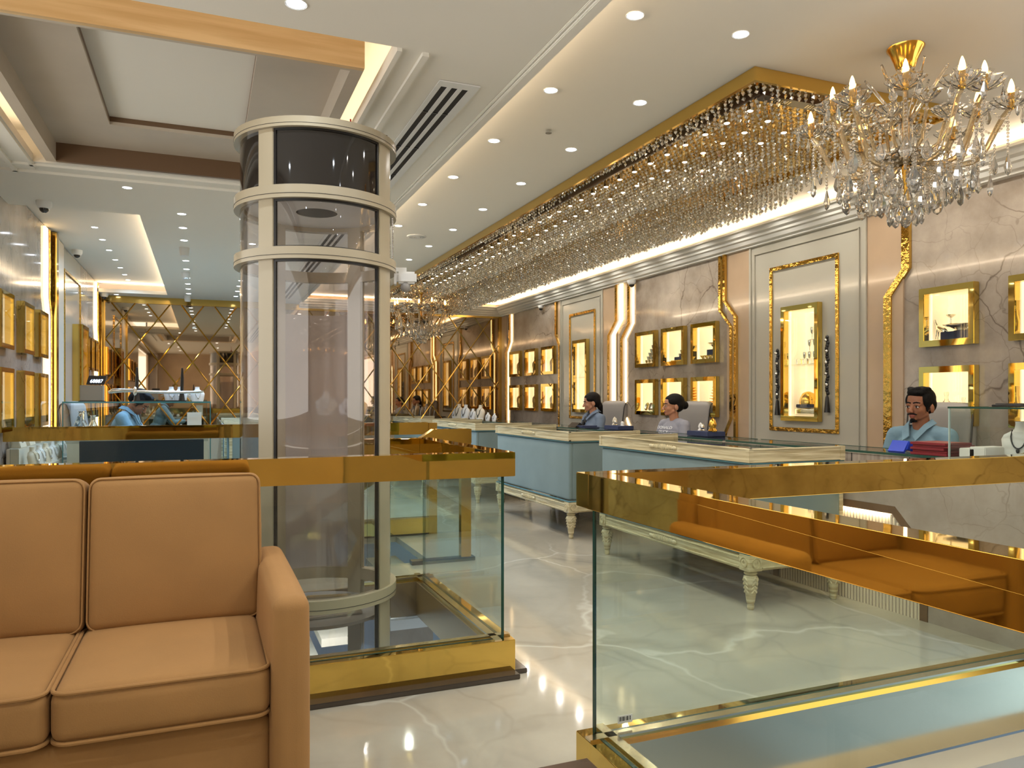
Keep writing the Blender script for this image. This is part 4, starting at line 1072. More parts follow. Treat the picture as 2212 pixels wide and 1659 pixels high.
gc_ = 0
gc = thing('glass_case', 'frameless glass showcase box on the near marble counter', 'glass case', (3.9, 2.64, .934))
b = MB(); b.mi = 0
X0, X1, Y0, Y1, Z0, Z1 = 3.76, 4.07, 2.35, 2.933, .936, 1.20
b.box(X0, X0+.008, Y0, Y1, Z0, Z1); part('front_pane', b, M['glass'], gc)
part('side_pane', MB().box(X0+.008, X1, Y1-.008, Y1, Z0, Z1), M['glass'], gc); part('side_pane', MB().box(X0+.008, X1, Y0, Y0+.008, Z0, Z1), M['glass'], gc)
b = MB(); b.mi = 0; b.box(X0-.003, X1+.005, Y0-.003, Y1+.003, Z1, Z1+.008); b.mi = 1; b.box(X0-.006, X0-.003, Y0-.003, Y1+.003, Z1-.001, Z1+.009); b.box(X0-.006, X1+.005, Y1+.003, Y1+.006, Z1-.001, Z1+.009); part('top_pane', b, [M['glass'], M['edge']], gc)
M['edgelight'] = P('glass_edge_pale', (170, 190, 184), .1)
part('glass_edge', MB().box(X0-.003, X0+.007, Y1-.002, Y1+.004, Z0, Z1), M['edgelight'], gc)

# ================================================================ OFFICE CHAIRS
def office_chair(loc, face, label):
    """local frame: the sitter looks along +X"""
    t = thing('office_chair', label, 'chair', loc, 'grey high-back office chairs', rz=face)
    part('seat', MB().rbox(-.22, .24, -.24, .24, .42, .50, .035, (0, 0, .012), n=5), M['grey'], t, local=True, smooth=True)
    T = Matrix.Translation((-.22, 0, .48)) @ Matrix.Rotation(math.radians(-7), 4, 'Y')
    bk = part('backrest', MB().rbox(-.075, .045, -.235, .235, .0, .745, .055, (.015, .0, .01), n=6, T=T), M['grey'], t, local=True, smooth=True)
    b = MB()
    for s in (-1, 1): b.tube([T @ Vector((-.015+dx, s*.232, z)) for dx, z in ((-.055, .03), (-.06, .3), (-.055, .66), (-.03, .72), (.0, .735), (.03, .715), (.045, .66), (.05, .3), (.045, .03))], .006, 6)
    part('piping', b, M['piping'], bk, local=True, smooth=True)
    part('gas_column', MB().lathe([(.03, .08), (.03, .42)], (0, 0, 0), 12), M['steel'], t, local=True, smooth=True)
    for k in range(5):
        a = 2*PI*k/5+.3; lg = part('leg', MB().tube([(0, 0, .10), (.14*math.cos(a), .14*math.sin(a), .085), (.26*math.cos(a), .26*math.sin(a), .06)], [.025, .02, .014], 8), M['black'], t, local=True, smooth=True)
        part('caster', MB().lathe([(.025, -.012), (.028, 0), (.025, .012)], (.26*math.cos(a), .26*math.sin(a), .028), 12, axis='y'), M['black'], lg, local=True)
    for s in (-1, 1): part('armrest', MB().tube([(-.18, s*.26, .48), (-.18, s*.27, .66), (.12, s*.27, .66), (.14, s*.26, .48)], .018, 8), M['black'], t, local=True, smooth=True)
    return t
# ================================================================ PEOPLE
def hand(b, w, e, s, curl=.5):
    """palm and five bent fingers beyond wrist w, continuing the direction from elbow e; s = side"""
    w, e = Vector(w), Vector(e); d = (w-e).normalized(); up = Vector((0, 0, 1)); sd = d.cross(up).normalized()*(-s); n = sd.cross(d)*(1 if s > 0 else 1)
    dn = Vector((0, 0, -1)); dn = (dn-d*dn.dot(d)).normalized()
    pc = w+d*.045
    R = Matrix((d, sd, dn)).transposed()
    b.ell(pc, (.05, .038, .016), 12, R)
    for k, (o, L_) in enumerate(((-.030, .062), (-.010, .076), (.010, .080), (.029, .070))):
        a0 = w+d*.082+sd*o; a1 = a0+(d*math.cos(.3*curl)+dn*math.sin(.3*curl))*L_*.45; a2 = a1+(d*math.cos(1.0*curl)+dn*math.sin(1.0*curl))*L_*.33; a3 = a2+(d*math.cos(1.6*curl)+dn*math.sin(1.6*curl))*L_*.25
        b.cap(a0-d*.02, a1, .0095, .009, 8); b.cap(a1, a2, .009, .008, 8); b.cap(a2, a3, .008, .007, 8)
    t0 = w+d*.03+sd*.03; t1 = t0+(d*.6+sd*.6+dn*.4).normalized()*.035; t2 = t1+(d*.9+dn*.4).normalized()*.03
    b.cap(t0, t1, .013, .011, 8); b.cap(t1, t2, .010, .009, 8)
def person(loc, face, label, skin, shirt, hair, female=False, head_yaw=0, head_pitch=0, lean=0, sleeves='long', voxel=.0052, bun=False, beard=False, group=None, sc_=1.0):
    t = thing('person', label, 'person', loc, group, rz=face); t.scale = (sc_,)*3
    LT = Matrix.Translation((0, 0, .56)) @ Matrix.Rotation(lean, 4, 'Y') @ Matrix.Translation((0, 0, -.56))
    HT = LT @ Matrix.Translation((0, 0, 1.06)) @ Matrix.Rotation(head_yaw, 4, 'Z') @ Matrix.Rotation(head_pitch, 4, 'Y') @ Matrix.Translation((0, 0, -1.06))
    lt = lambda p: LT @ Vector(p); ht = lambda p: HT @ Vector(p); LR3 = LT.to_3x3(); HR3 = HT.to_3x3()
    sw = .155 if female else .178
    SH = [lt((-.01, s*sw, .975)) for s in (-1, 1)]; EL = [lt((.05, s*(sw+.045), .735)) for s in (-1, 1)]
    if lean: EL = [Vector((SH[i].x+.16, (i*2-1)*.24, .70)) for i in (0, 1)]
    WR = [Vector((EL[i].x+.21, EL[i].y*.62, EL[i].z+.03)) for i in (0, 1)]
    def torso(b, g):
        b.ell((-.01, 0, .60), (.125+g, .165+g, .11+g), 20)
        b.ell(lt((-.005, 0, .73)), (.105+g, .14+g, .16+g), 20, LR3); b.ell(lt((.0, 0, .875)), (.108+g, .15+g, .14+g), 20, LR3)
        if female: 
            for s in (-1, 1): b.ell(lt((.075, s*.062, .855)), (.055+g, .06+g, .058+g), 14, LR3)
        b.cap(lt((-.012, -sw+.03, .978)), lt((-.012, sw-.03, .978)), .052+g, .052+g)
        b.cap(lt((-.015, -.09, 1.0)), lt((-.015, .09, 1.0)), .04+g, .04+g)
    def legs(b, g):
        for s in (-1, 1):
            b.cap((.0, s*.085, .575), (.37, s*.095, .545), .078+g, .056+g); b.cap((.37, s*.095, .545), (.29, s*.095, .10), .053+g, .036+g)
    b = MB(); torso(b, 0); legs(b, 0)
    for s in (-1, 1): b.cap((.26, s*.095, .055), (.40, s*.10, .035), .036, .026)
    b.cap(lt((-.018, 0, 1.0)), ht((.004, 0, 1.11)), .050 if female else .056, .048 if female else .053)
    # head
    def he(c, r, n=16): b.ell(ht(c), r, n, HR3)
    he((0, 0, 1.212), (.097, .075, .090), 24); he((.042, 0, 1.158), (.055, .060 if not female else .057, .076), 20)
    b.cap(ht((.02, 0, 1.12)), ht((.066, 0, 1.100)), .040, .022); he((.078, 0, 1.092), (.017, .019, .015))
    for s in (-1, 1):
        he((.066, s*.034, 1.150), (.024, .022, .026)); he((-.008, s*.076, 1.160), (.021, .010, .031)); b.cap(ht((.015, s*.046, 1.125)), ht((.055, s*.024, 1.102)), .019, .016)
        he((.112, s*.012, 1.139), (.010, .007, .008), 10); he((.083, s*.031, 1.170), (.014, .017, .012), 12)
        b.cap(ht((.088, s*.012, 1.192)), ht((.078, s*.044, 1.190)), .012, .010)
    b.cap(ht((.096, 0, 1.180)), ht((.116, 0, 1.144)), .0095, .0125); he((.062, 0, 1.215), (.032, .052, .035))
    b.cap(ht((.0945, -.014, 1.117)), ht((.0945, .014, 1.117)), .0078, .0078); b.cap(ht((.0925, -.012, 1.108)), ht((.0925, .012, 1.108)), .0085, .0085)
    for i, s in ((0, -1), (1, 1)):
        b.cap(SH[i], EL[i], .046, .038); b.cap(EL[i], WR[i], .037, .025); hand(b, WR[i], EL[i], s)
    me = remeshed(b, voxel, 3); me.materials.append(skin); me.materials.append(M['lip'])
    mi = []
    inv = HT.inverted()
    for p in me.polygons:
        c = inv @ p.center
        mi.append(1 if (c.x > .0945 and abs(c.y) < .023 and 1.1025 < c.z < 1.1225) else 0)
    me.polygons.foreach_set('material_index', mi)
    body = link('body', me, t)
    def soft(name, bb, mat, parent=t, vx=.008, sm=4, label=None):
        m_ = remeshed(bb, vx, sm); m_.materials.append(mat); o = link(name, m_, parent)
        if label: o['label'] = label
        return o
    b = MB(); torso(b, .012)
    for i in (0, 1):
        if sleeves == 'long': b.cap(SH[i], EL[i], .062, .052); b.cap(EL[i], EL[i].lerp(WR[i], .9), .052, .038)
        else: b.cap(SH[i], SH[i].lerp(EL[i], .72), .063, .060)
    sh = soft('shirt', b, shirt)
    b = MB(); legs(b, .014); b.ell((-.01, 0, .585), (.13, .17, .10), 16); soft('trousers', b, M['trouser'])
    for s in (-1, 1):
        b = MB(); b.cap((.25, s*.095, .05), (.41, s*.10, .036), .044, .034); soft('shoe', b, M['black'])
    if sleeves == 'long':          # shirt collar and front
        b = MB()
        for s in (-1, 1):
            pts = [(-.078, s*.03, 1.085), (-.015, s*.070, 1.088), (.048, s*.050, 1.052), (.112, s*.012, .975)]
            low = [(-.098, s*.045, 1.055), (-.02, s*.096, 1.06), (.070, s*.082, 1.022), (.134, s*.042, .945)]
            vs = [lt(p) for p in pts+low]+[lt((p[0]+.006, p[1]*1.06, p[2]+.004)) for p in pts+low]
            b.add(vs, [(0, 1, 5, 4), (1, 2, 6, 5), (2, 3, 7, 6), (8, 12, 13, 9), (9, 13, 14, 10), (10, 14, 15, 11), (4, 5, 13, 12), (5, 6, 14, 13), (6, 7, 15, 14), (3, 11, 15, 7), (0, 8, 9, 1), (1, 9, 10, 2), (2, 10, 11, 3), (0, 4, 12, 8)])
        c = part('collar', b, shirt, sh, local=True, smooth=True)
        b = MB()
        for k in range(4): b.ell(lt((.126-.004*abs(k-1.5), 0, .93-.085*k)), (.003, .006, .006), 8)
        part('button', b, M['paper'], sh, local=True)
    if female and sleeves == 'long':
        b = MB(); b.ell(lt((.105, -.02, .955)), (.02, .035, .05), 12, LR3); b.cap(lt((.13, -.03, .93)), lt((.155, -.045, .72)), .022, .034); soft('scarf', b, M['black'])
    # hair
    b = MB()
    def hb(c, r): b.ell(ht(c), r, 20, HR3)
    if female:
        hb((-.014, 0, 1.226), (.104, .083, .085)); hb((-.04, 0, 1.19), (.075, .082, .08)); hb((.015, 0, 1.250), (.074, .066, .043))
        for s in (-1, 1): hb((.012, s*.052, 1.225), (.06, .032, .042))
        if bun: hb((-.118, 0, 1.185), (.042, .045, .045))
        else: hb((-.09, 0, 1.13), (.035, .045, .06)); b.cap(ht((-.10, 0, 1.12)), lt((-.13, 0, .88)), .032, .018)
    else:
        hb((-.014, 0, 1.230), (.101, .081, .083)); hb((.018, 0, 1.270), (.082, .070, .038)); hb((.065, .015, 1.266), (.038, .046, .022)); hb((-.055, 0, 1.19), (.055, .075, .07))
        for s in (-1, 1): hb((.018, s*.062, 1.215), (.05, .02, .05)); hb((.03, s*.066, 1.165), (.010, .008, .03))
        for k in range(14):
            a = 2*PI*k/14; hb((.01+.06*math.cos(a), .05*math.sin(a), 1.288+.006*math.sin(5*a)), (.026, .022, .016))
    soft('hair', b, hair, vx=.006, sm=2)
    b = MB()
    for s in (-1, 1):
        for k in range(5): u = k/4; b.ell(ht((.0985-.016*u*u, s*(.013+.031*u), 1.199+.004*math.sin(PI*u))), (.006, .006, .0042), 8)
    part('eyebrow', b, hair, body, local=True, smooth=True)
    for s in (-1, 1):
        e = part('eye', MB().ell(ht((.0905, s*.031, 1.172)), (.0085, .0135, .0072), 12, HR3), M['eye'], body, local=True, smooth=True)
        part('iris', MB().ell(ht((.0968, s*.030, 1.172)), (.004, .0062, .0064), 10, HR3), M['iris'], e, local=True, smooth=True)
        b = MB()
        for k in range(7): u = k/6-.5; b.ell(ht((.0965-.03*u*u, s*(.031+.030*u), 1.1795-.012*u*u*2)), (.004, .004, .0022), 6)
        part('eyelid', b, M['hair'], e, local=True)
    if beard:
        b = MB()
        for s in (-1, 1):
            for k in range(6): u = k/5; b.ell(ht((.1075-.012*u, s*(.003+.026*u), 1.1275-.006*u*u)), (.005, .006, .0042), 8)
        part('moustache', b, hair, body, local=True, smooth=True)
        b = MB(); b.ell(ht((.090, 0, 1.085)), (.011, .018, .013), 12); b.ell(ht((.08, .0, 1.078)), (.016, .026, .010), 12)
        part('beard', b, hair, body, local=True, smooth=True)
    if female:
        for s in (-1, 1): part('earring', MB().ell(ht((.0, s*.086, 1.128)), (.005, .004, .007), 8), M['silver'], body, local=True)
    return t, sh, lt
D = math.radians
office_chair((4.64, 3.86, 0), D(190), 'grey office chair behind the seated man')
person((4.58, 3.79, .0), D(190), 'man with moustache in a light blue shirt seated at the near counter', M['skinm'], M['shirtblue'], M['hair'], head_yaw=D(-2), beard=True, sc_=1.02)
office_chair((4.64, 6.82, 0), D(190), 'grey office chair behind the woman in the grey tee')
w2, w2s, lt = person((4.58, 6.76, 0), D(188), 'woman with a hair bun in a grey printed tee seated at a counter', M['skinf'], M['tee'], M['hairf'], female=True, head_yaw=D(-24), sleeves='short', bun=True)
for i, (txt, z) in enumerate((('DONALD', .940), ('DUCK', .895))):
    cu = bpy.data.curves.new('print', 'FONT'); cu.body = txt; cu.size = .042; cu.align_x = 'CENTER'; cu.extrude = .0008
    o = bpy.data.objects.new('print', cu); COL.objects.link(o); dg = bpy.context.evaluated_depsgraph_get(); me = bpy.data.meshes.new_from_object(o.evaluated_get(dg)); bpy.data.objects.remove(o)
    for v in me.vertices:
        yy, zz = v.co.x*1.25, z+v.co.y; v.co = Vector((.148-.9*yy*yy-2.2*(zz-.865)**2+.002*(v.co.z > 0), yy, zz))
    me.materials.clear(); me.materials.append(M['whiteprint']); link('shirt_print', me, w2s)
office_chair((4.64, 8.58, 0), D(190), 'grey office chair behind the woman in the blue shirt')
person((4.57, 8.52, .03), D(186), 'woman with tied back hair in a grey blue shirt and dark scarf', M['skinf'], M['shirtgrey'], M['hairf'], female=True, head_yaw=D(-26), head_pitch=D(8))
office_chair((-.95, 8.95, 0), D(-12), 'grey office chair behind the bending man in the left gallery')
person((-.86, 8.9, .05), D(-8), 'man in a pale blue shirt bending over behind the left glass showcase', M['skinm'], M['shirtblue'], M['hair'], lean=D(16), head_yaw=D(-8), head_pitch=D(28), sc_=1.04)
# ================================================================ GOODS
def vsin(name, prof, mat, loc, label, cat, group=None, n=16, R=None, s=1):
    b = MB().lathe([(r*s, h*s) for r, h in prof], (0, 0, 0), n)
    if R: b.v = [tuple(R @ Vector(p)) for p in b.v]
    b.v = [(p[0]+loc[0], p[1]+loc[1], p[2]+loc[2]) for p in b.v]
    return single(name, b, mat, label, cat, group, smooth=True)
CUP = [(.010, 0), (.018, .004), (.024, .03), (.026, .034), (.022, .03), (.012, .008)]
def rep(o, loc, label=None):
    c = o.copy(); COL.objects.link(c); c.location = loc
    if label: c['label'] = label
    return c
def pyramid(x, y, z, rows, mat, label, group, s=1, deep=1, prof=CUP, name='cup', cat='cup'):
    pr = None
    for r in range(rows):
        for k in range(rows-r):
            loc = (x, y+(k-(rows-r-1)/2)*.056*s, z+r*.035*s)
            if pr is None: pr = vsin(name, prof, mat, loc, label, cat, group, 12, s=s)
            else: rep(pr, (loc[0], loc[1], loc[2]))
fl = lambda z: z+.047
XI = 5.06
u0, l0 = fl(ZU[0]), fl(ZLo[0])
ym = lambda c: (c[0]+c[1])/2-(.05 if c[1] > 0 and c in R_M2+R_M3 else 0)
# middle bay
pyramid(XI-.02, ym(R_M2[2])-.01, u0, 5, M['silver'], 'small silver cup in the pyramid in the farthest upper case of the middle bay', 'silver cups in the upper left case', 1.25)
bx = lambda y, z, w_, h, d_, mat, nm, label, cat, x=XI: single(nm, MB().box(x-d_/2, x+d_/2, y-w_/2, y+w_/2, z, z+h), mat, label, cat, bev=.003)
bx(ym(R_M2[1]), u0, .22, .05, .12, M['navy'], 'riser', 'navy riser block in the middle upper case of the middle bay', 'riser', XI+.02)
pyramid(XI+.02, ym(R_M2[1])-.03, u0+.05, 4, M['silver'], 'small silver cup stacked on the navy riser', 'silver cups on the navy riser', 1.15)
pr = None
for k in range(6):
    loc = (5.015, ym(R_M2[1])-.09+.045*k, u0)
    if pr is None: pr = vsin('coin', [(.02, 0), (.022, .006), (.02, .012)], M['brass'], loc, 'gold coin lying before the navy riser', 'coin', 'gold coins by the riser')
    else: rep(pr, loc)
bx(ym(R_M2[0])+.0, u0, .17, .10, .11, M['navy'], 'riser', 'navy riser under the silver bowl in the nearest upper case of the middle bay', 'riser', XI+.02)
BOWL = [(.03, 0), (.035, .006), (.02, .015), (.05, .04), (.085, .065), (.088, .07), (.05, .045), (.0001, .02)]
vsin('bowl', BOWL, M['silver'], (XI+.02, ym(R_M2[0]), u0+.10), 'large silver footed bowl on a navy riser', 'bowl')
DISH = [(.02, 0), (.05, .012), (.075, .02), (.05, .014), (.0001, .006)]
for k, dy in enumerate((-.09, -.02, .05, .12)): vsin('dish', [(r*.55, h*1.8) for r, h in DISH], M['silver'], (5.01, ym(R_M2[0])+dy, u0), f'{NTH[k]} small silver dish from the right below the silver bowl', 'dish', 'small silver dishes')
TILT = Matrix.Rotation(math.radians(72), 3, 'Y') @ Matrix.Identity(3)
def plate(x, y, z, r, mat, label, group=None):
    b = MB().lathe([(.0001, -.003), (r*.7, 0), (r, .006), (r, .009), (r*.7, .004), (.0001, .003)], (0, 0, 0), 24); R = Matrix.Rotation(math.radians(-75), 3, 'Y')
    b.v = [tuple(R @ Vector(p)+Vector((x, y, z+r*.97))) for p in b.v]; return single('plate', b, mat, label, 'plate', group, smooth=True)
plate(5.10, ym(R_M2[2]), l0, .085, M['brass'], 'large gold plate standing in the farthest lower case of the middle bay', 'standing plates')
for k, dy in enumerate((-.09, -.02, .05, .12)): plate(5.04-.008*(k % 2), ym(R_M2[2])+dy, l0, .05, M['silver'], f'{NTH[k]} small silver plate from the right in the farthest lower case of the middle bay', 'standing plates')
pyramid(XI, ym(R_M2[1])-.02, l0, 5, M['silver'], 'small silver cup in the middle lower case behind the woman', 'silver cups in the middle lower case', 1.2)
bx(ym(R_M2[0]), l0, .26, .075, .12, M['navy'], 'riser', 'navy riser in the nearest lower case of the middle bay', 'riser', XI+.03)
for k in range(7): 
    r = .09-.007*k; b = MB().lathe([(r*.5, 0), (r, .012), (r, .016), (r*.5, .006), (.0001, .004)], (XI+.03, ym(R_M2[0]), l0+.075+.030*k), 20); single('tray', b, M['brass'], f'{NTH[k]} gold tray from the bottom of the stacked trays', 'tray', 'stacked gold trays', smooth=True)
for k in range(4): plate(5.0, ym(R_M2[0])-.09+.065*k, l0-.005, .03, M['silver'], f'{NTH[k]} silver shell dish from the right below the navy riser', 'silver shell dishes')
# busts
def bust(loc, s, mat, label, face=PI, group=None, neck=M['gold'], flat=1.0):
    t = thing('necklace_bust', label, 'necklace bust', loc, group, rz=face)
    prof = [(.070, 0), (.078, .02), (.088, .07), (.092, .10), (.08, .125), (.050, .142), (.032, .155), (.028, .18), (.029, .195), (.0001, .196)]
    vs = []; b = MB(); n = 20
    for r, h in prof:
        for q in range(n):
            a = 2*PI*q/n; rx = r*(.42 if h < .14 else .75+.0*h); vs.append((rx*s*math.cos(a)+(.02*s*(1-h/.2)), r*s*math.sin(a), h*s))
    b.add(vs, [(j*n+q, j*n+(q+1) % n, (j+1)*n+(q+1) % n, (j+1)*n+q) for j in range(len(prof)-1) for q in range(n)]+[tuple(range(n-1, -1, -1))])
    part('form', b, mat, t, local=True, smooth=True)
    pts = []
    for k in range(13):
        u = -1+k/6; z = .150-.095*(1-u*u)**.9; y = .036*u*(1+.55*(1-u*u)); rr = .092 if z < .12 else .05
        x = .42*math.sqrt(max(.0004, rr*rr-y*y))+.02*(1-z/.2)+.004
        pts.append((x*s, y*s, z*s))
    part('necklace', MB().tube(pts, .0035*s, 6), neck, t, local=True, smooth=True)
    part('pendant', MB().ell((pts[6][0]+.003*s, 0, pts[6][2]-.012*s), (.004*s, .009*s, .013*s), 8), neck, t, local=True, smooth=True)
    return t
B0 = None
for row, z in (('upper', u0), ('lower', l0)):
    for i, c in enumerate(R_M3):
        lb = f'gold necklace bust in the {POS3[i]} {row} case of the far bay'; loc = (XI, ym(c)-.01, z)
        if B0 is None: B0 = bust(loc, 1.35, M['bustgold'], lb, PI, 'gold busts in the far wall cases')
        else: copy_tree(B0, loc, lb)
# busts standing on the far counter
specs = [(10.35, .55, 'bustwhite'), (10.62, .6, 'bustwhite'), (10.95, 1.15, 'bustcream'), (11.3, .85, 'bustwhite'), (11.65, 1.15, 'bustwhite'), (12.0, 1.2, 'bustcream'), (12.22, .8, 'bustwhite')]
for k, (y, s, mt) in enumerate(specs): bust((3.93, y, .934), s, M[mt], f'{NTH[k]} necklace bust from the right on the far marble counter', PI+.35, 'necklace busts on the far counter', M['black'])
bx(10.78, .934, .1, .03, .07, M['bustwhite'], 'ring_stand', 'low white ring stand between the busts on the far counter', 'ring stand', 3.86)
# glass display table with busts before the lattice mirror
t = thing('display_table', 'glass display table with busts before the far lattice mirror', 'display table', (1.95, 11.6, 0))
part('base', MB().box(1.6, 2.3, 11.4, 11.8, 0, .62), M['white'], t, bev=.01)
b = MB(); b.mi = 0; b.box(1.55, 2.35, 11.38, 11.82, .62, 1.0); part('glass_box', b, M['glass'], t)
b = MB(); b.mi = 0; b.box(1.5, 2.42, 11.35, 11.85, 1.0, 1.012); part('glass_top', b, M['glassg'], t)
bust((1.72, 11.68, 1.013), 1.8, M['bustcream'], 'tallest cream bust on the far glass display table', -PI/2-.4, 'busts on the far display table', M['silver'])
bust((1.98, 11.46, 1.013), 1.25, M['bustwhite'], 'white bust with beads in front on the far glass display table', -PI/2-.4, 'busts on the far display table', M['black'])
bust((2.22, 11.7, 1.013), 1.4, M['bustgold'], 'cream gold bust at the right on the far glass display table', -PI/2-.4, 'busts on the far display table')
VASE = [(.02, 0), (.03, .01), (.034, .05), (.02, .08), (.012, .10), (.013, .13), (.018, .135)]
for k in range(5): vsin('decanter', VASE, M['crystal'], (1.7+.13*k, 11.5, .63), f'{NTH[k]} small glass decanter inside the far display table', 'decanter', 'decanters in the far display table')
# nearest bay
c = R_B0[2]; y = ym(c)
bx(y-.02, u0, .24, .06, .12, M['navy'], 'riser', 'navy block in the silver centrepiece case above the man', 'riser', XI+.02)
vsin('bowl', [(r*1.35, h*.7) for r, h in BOWL], M['silver'], (XI+.02, y-.02, u0+.06), 'shallow silver bowl on the navy block above the man', 'bowl')
def horse(x, y, z, s, label):
    b = MB(); b.cap((x, y, z+.075), (x, y+.05*s, z+.10), .022, .02, 10); b.cap((x, y+.05*s, z+.10), (x, y+.075*s, z+.15), .016, .011, 8); b.cap((x, y+.072*s, z+.152), (x, y+.10*s, z+.14), .012, .007, 8)
    for dx in (-.012, .012): b.cap((x+dx, y-.005*s, z+.07), (x+dx, y-.012*s, z+.008), .009, .006, 8); b.cap((x+dx, y+.05*s, z+.09), (x+dx, y+.062*s, z+.008), .008, .005, 8)
    b.cap((x, y-.015*s, z+.08), (x, y-.045*s, z+.04), .008, .003, 6)
    me = remeshed(b, .006, 2); me.materials.append(M['silver']); me.transform(Matrix.Translation((-x, -y, -z))); o = link('horse_figurine', me); o.location = (x, y, z); props(o, label, 'figurine', 'silver horse figurines')
horse(5.06, y+.10, u0, 1, 'silver horse figurine at the left of the bowl above the man'); horse(5.06, y-.10, u0, -1, 'silver horse figurine at the right of the bowl above the man')
vsin('chalice', [(.02, 0), (.022, .004), (.006, .012), (.006, .05), (.028, .065), (.034, .075), (.02, .07), (.0001, .06)], M['silver'], (5.1, y+.075, u0+.115), 'silver chalice rising behind the left horse figurine', 'chalice')
BOT = [(.025, 0), (.027, .004), (.027, .055), (.022, .075), (.009, .09), (.009, .115), (.011, .118), (.011, .13), (.0001, .131)]
for k, (dy, s, nm) in enumerate(((.08, 1.5, 'tall twisted'), (.01, .95, 'short clear'), (-.055, 1.2, 'round shouldered'), (-.12, .95, 'small'))):
    vsin('bottle', BOT, M['crystal'], (XI, y+dy, l0), f'{nm} glass bottle in the lower case behind the man', 'bottle', 'bottles in the lower case behind the man', s=s)
for i in (0, 1):
    for row, z in (('upper', u0), ('lower', l0)):
        vsin('vase', VASE, M['silver'], (XI, ym(R_B0[i])+.10, z), f'silver vase in the {POS3[i]} {row} case at the right edge', 'vase', None, s=1.7)
        vsin('bowl', BOWL, M['brass'], (XI, ym(R_B0[i])-.03, z), f'gold bowl in the {POS3[i]} {row} case at the right edge', 'bowl', None, s=.9)
# nearer tall case
FL = [(.016, 0), (.018, .003), (.003, .008), (.003, .05), (.014, .065), (.018, .10), (.016, .115), (.012, .10), (.0001, .07)]
yc = ym(R_T1); zs = 1.565
pr = None
for r, n in ((0, 4), (1, 2), (2, 1)):
    for k in range(n):
        loc = (5.08, yc+.01+(k-(n-1)/2)*.062-.02, zs+.118*r*.93)
        if pr is None: pr = vsin('goblet', FL, M['silver'], loc, 'silver goblet in the stacked tower in the nearer tall case', 'goblet', 'stacked goblets', s=1)
        else: rep(pr, loc)
for k in range(3): bx(yc+.10-.08*k, zs, .05, .05, .03, M['crystal'], 'crystal_block', f'{NTH[k]} crystal block from the left on the glass shelf of the tall case', 'crystal block', 5.03)
zb = R_T1[2]+.05
b = MB().lathe([(.075, 0), (.078, .02), (.07, .06), (.05, .10), (.02, .115), (.0001, .118)], (5.1, yc+.06, zb+.10), 16)
single('lidded_basket', b, M['brass'], 'domed gold basket on a navy block in the nearer tall case', 'basket', smooth=True)
bx(yc+.06, zb+.07, .17, .03, .13, M['navy'], 'riser', 'navy block under the domed gold basket', 'riser', 5.1)
b = MB().rbox(5.03, 5.16, yc-.17, yc+.17, zb, zb+.068, .02, n=4); single('silver_cloth', b, M['silver'], 'folded silver cloth at the bottom of the nearer tall case', 'cloth', smooth=True)
vsin('oil_lamp', [(.02, 0), (.03, .006), (.008, .02), (.008, .09), (.04, .10), (.042, .106), (.006, .11), (.006, .15), (.025, .158), (.0001, .17)], M['silver'], (5.1, yc-.10, zb+.07), 'tiered silver oil lamp in the nearer tall case', 'lamp')
def garland(y, z0, z1, label):
    t = thing('tassel_garland', label, 'garland', (4.96, y, z0), 'black tassel garlands'); b = MB()
    k = 0; z = z1
    while z > z0+.16: b.ell((4.958+.004*math.sin(k), y+.004*math.sin(2.1*k), z), (.014, .016, .02), 8); z -= .024; k += 1
    part('braid', b, M['black'], t, smooth=True)
    b = MB()
    for q in range(1, k, 4): b.ell((4.944, y+.006*math.sin(q), z1-.024*q), (.009, .016, .014), 8)
    part('charm', b, M['silver'], t, smooth=True)
    part('tassel', MB().lathe([(.006, .15), (.014, .13), (.020, .06), (.026, 0), (.0001, .005)], (4.957, y, z0), 12), M['black'], t, smooth=True)
garland(5.02, 1.135, 1.78, 'black tassel garland hanging right of the nearer tall case'); garland(5.63, 1.10, 1.70, 'black tassel garland hanging left of the nearer tall case')
# farther tall case: black cards with earrings
for k, (za, zb_) in enumerate(((1.16, 1.50), (1.60, 2.02))):
    t = thing('earring_card', f'{["lower", "upper"][k]} black card of white earrings in the farther tall case', 'earring card', (5.06, 9.52, za), 'black earring cards')
    part('card', MB().box(5.055, 5.065, 9.45, 9.59, za, zb_), M['black'], t)
    b = MB(); z = za+.03
    while z < zb_-.02:
        for y in (9.478, 9.52, 9.562): b.ell((5.05, y, z), (.006, .013, .013), 6)
        z += .055
    part('earrings', b, M['bustwhite'], t)
# near counter
pr = None
b = MB(); z = .934
for k in range(5):
    x = 3.82+.01*(k % 2); single('folder', MB().box(x-.05, x+.16, 2.955+.01*(k % 3), 3.19-.008*(k % 2), z, z+.014), [M['maroon']], f'{NTH[k]} maroon folder from the bottom of the stack by the glass case', 'folder', 'maroon folders stacked on the near counter', bev=.002)
    z += .0145
tb = thing('gift_box', 'bright blue folded card box before the seated man', 'box', (3.80, 3.28, .934))
b = MB(); b.prism([(3.78, 3.22, .955), (3.86, 3.22, .935), (3.86, 3.22, .985), (3.80, 3.22, 1.005)], (0, .12, 0)); part('body', b, M['bluebox'], tb, bev=.003)
b = MB(); b.prism([(3.76, 3.225, .945), (3.80, 3.225, 1.006), (3.805, 3.225, 1.004), (3.77, 3.225, .934)], (0, .11, 0)); part('lid', b, M['bluebox'], tb)
bust((3.985, 2.69, .936), 1.0, M['bustwhite'], 'white bust with dark necklace inside the near glass case', PI+.3, None, M['black'])
for k, (y, hh) in enumerate(((2.86, .05), (2.80, .06))): single('paper_stack', MB().box(3.79, 3.97, y-.05, y+.04, .936, .936+hh), M['paper'], f'{["front", "rear"][k]} stack of papers in the near glass case', 'papers', bev=.004)
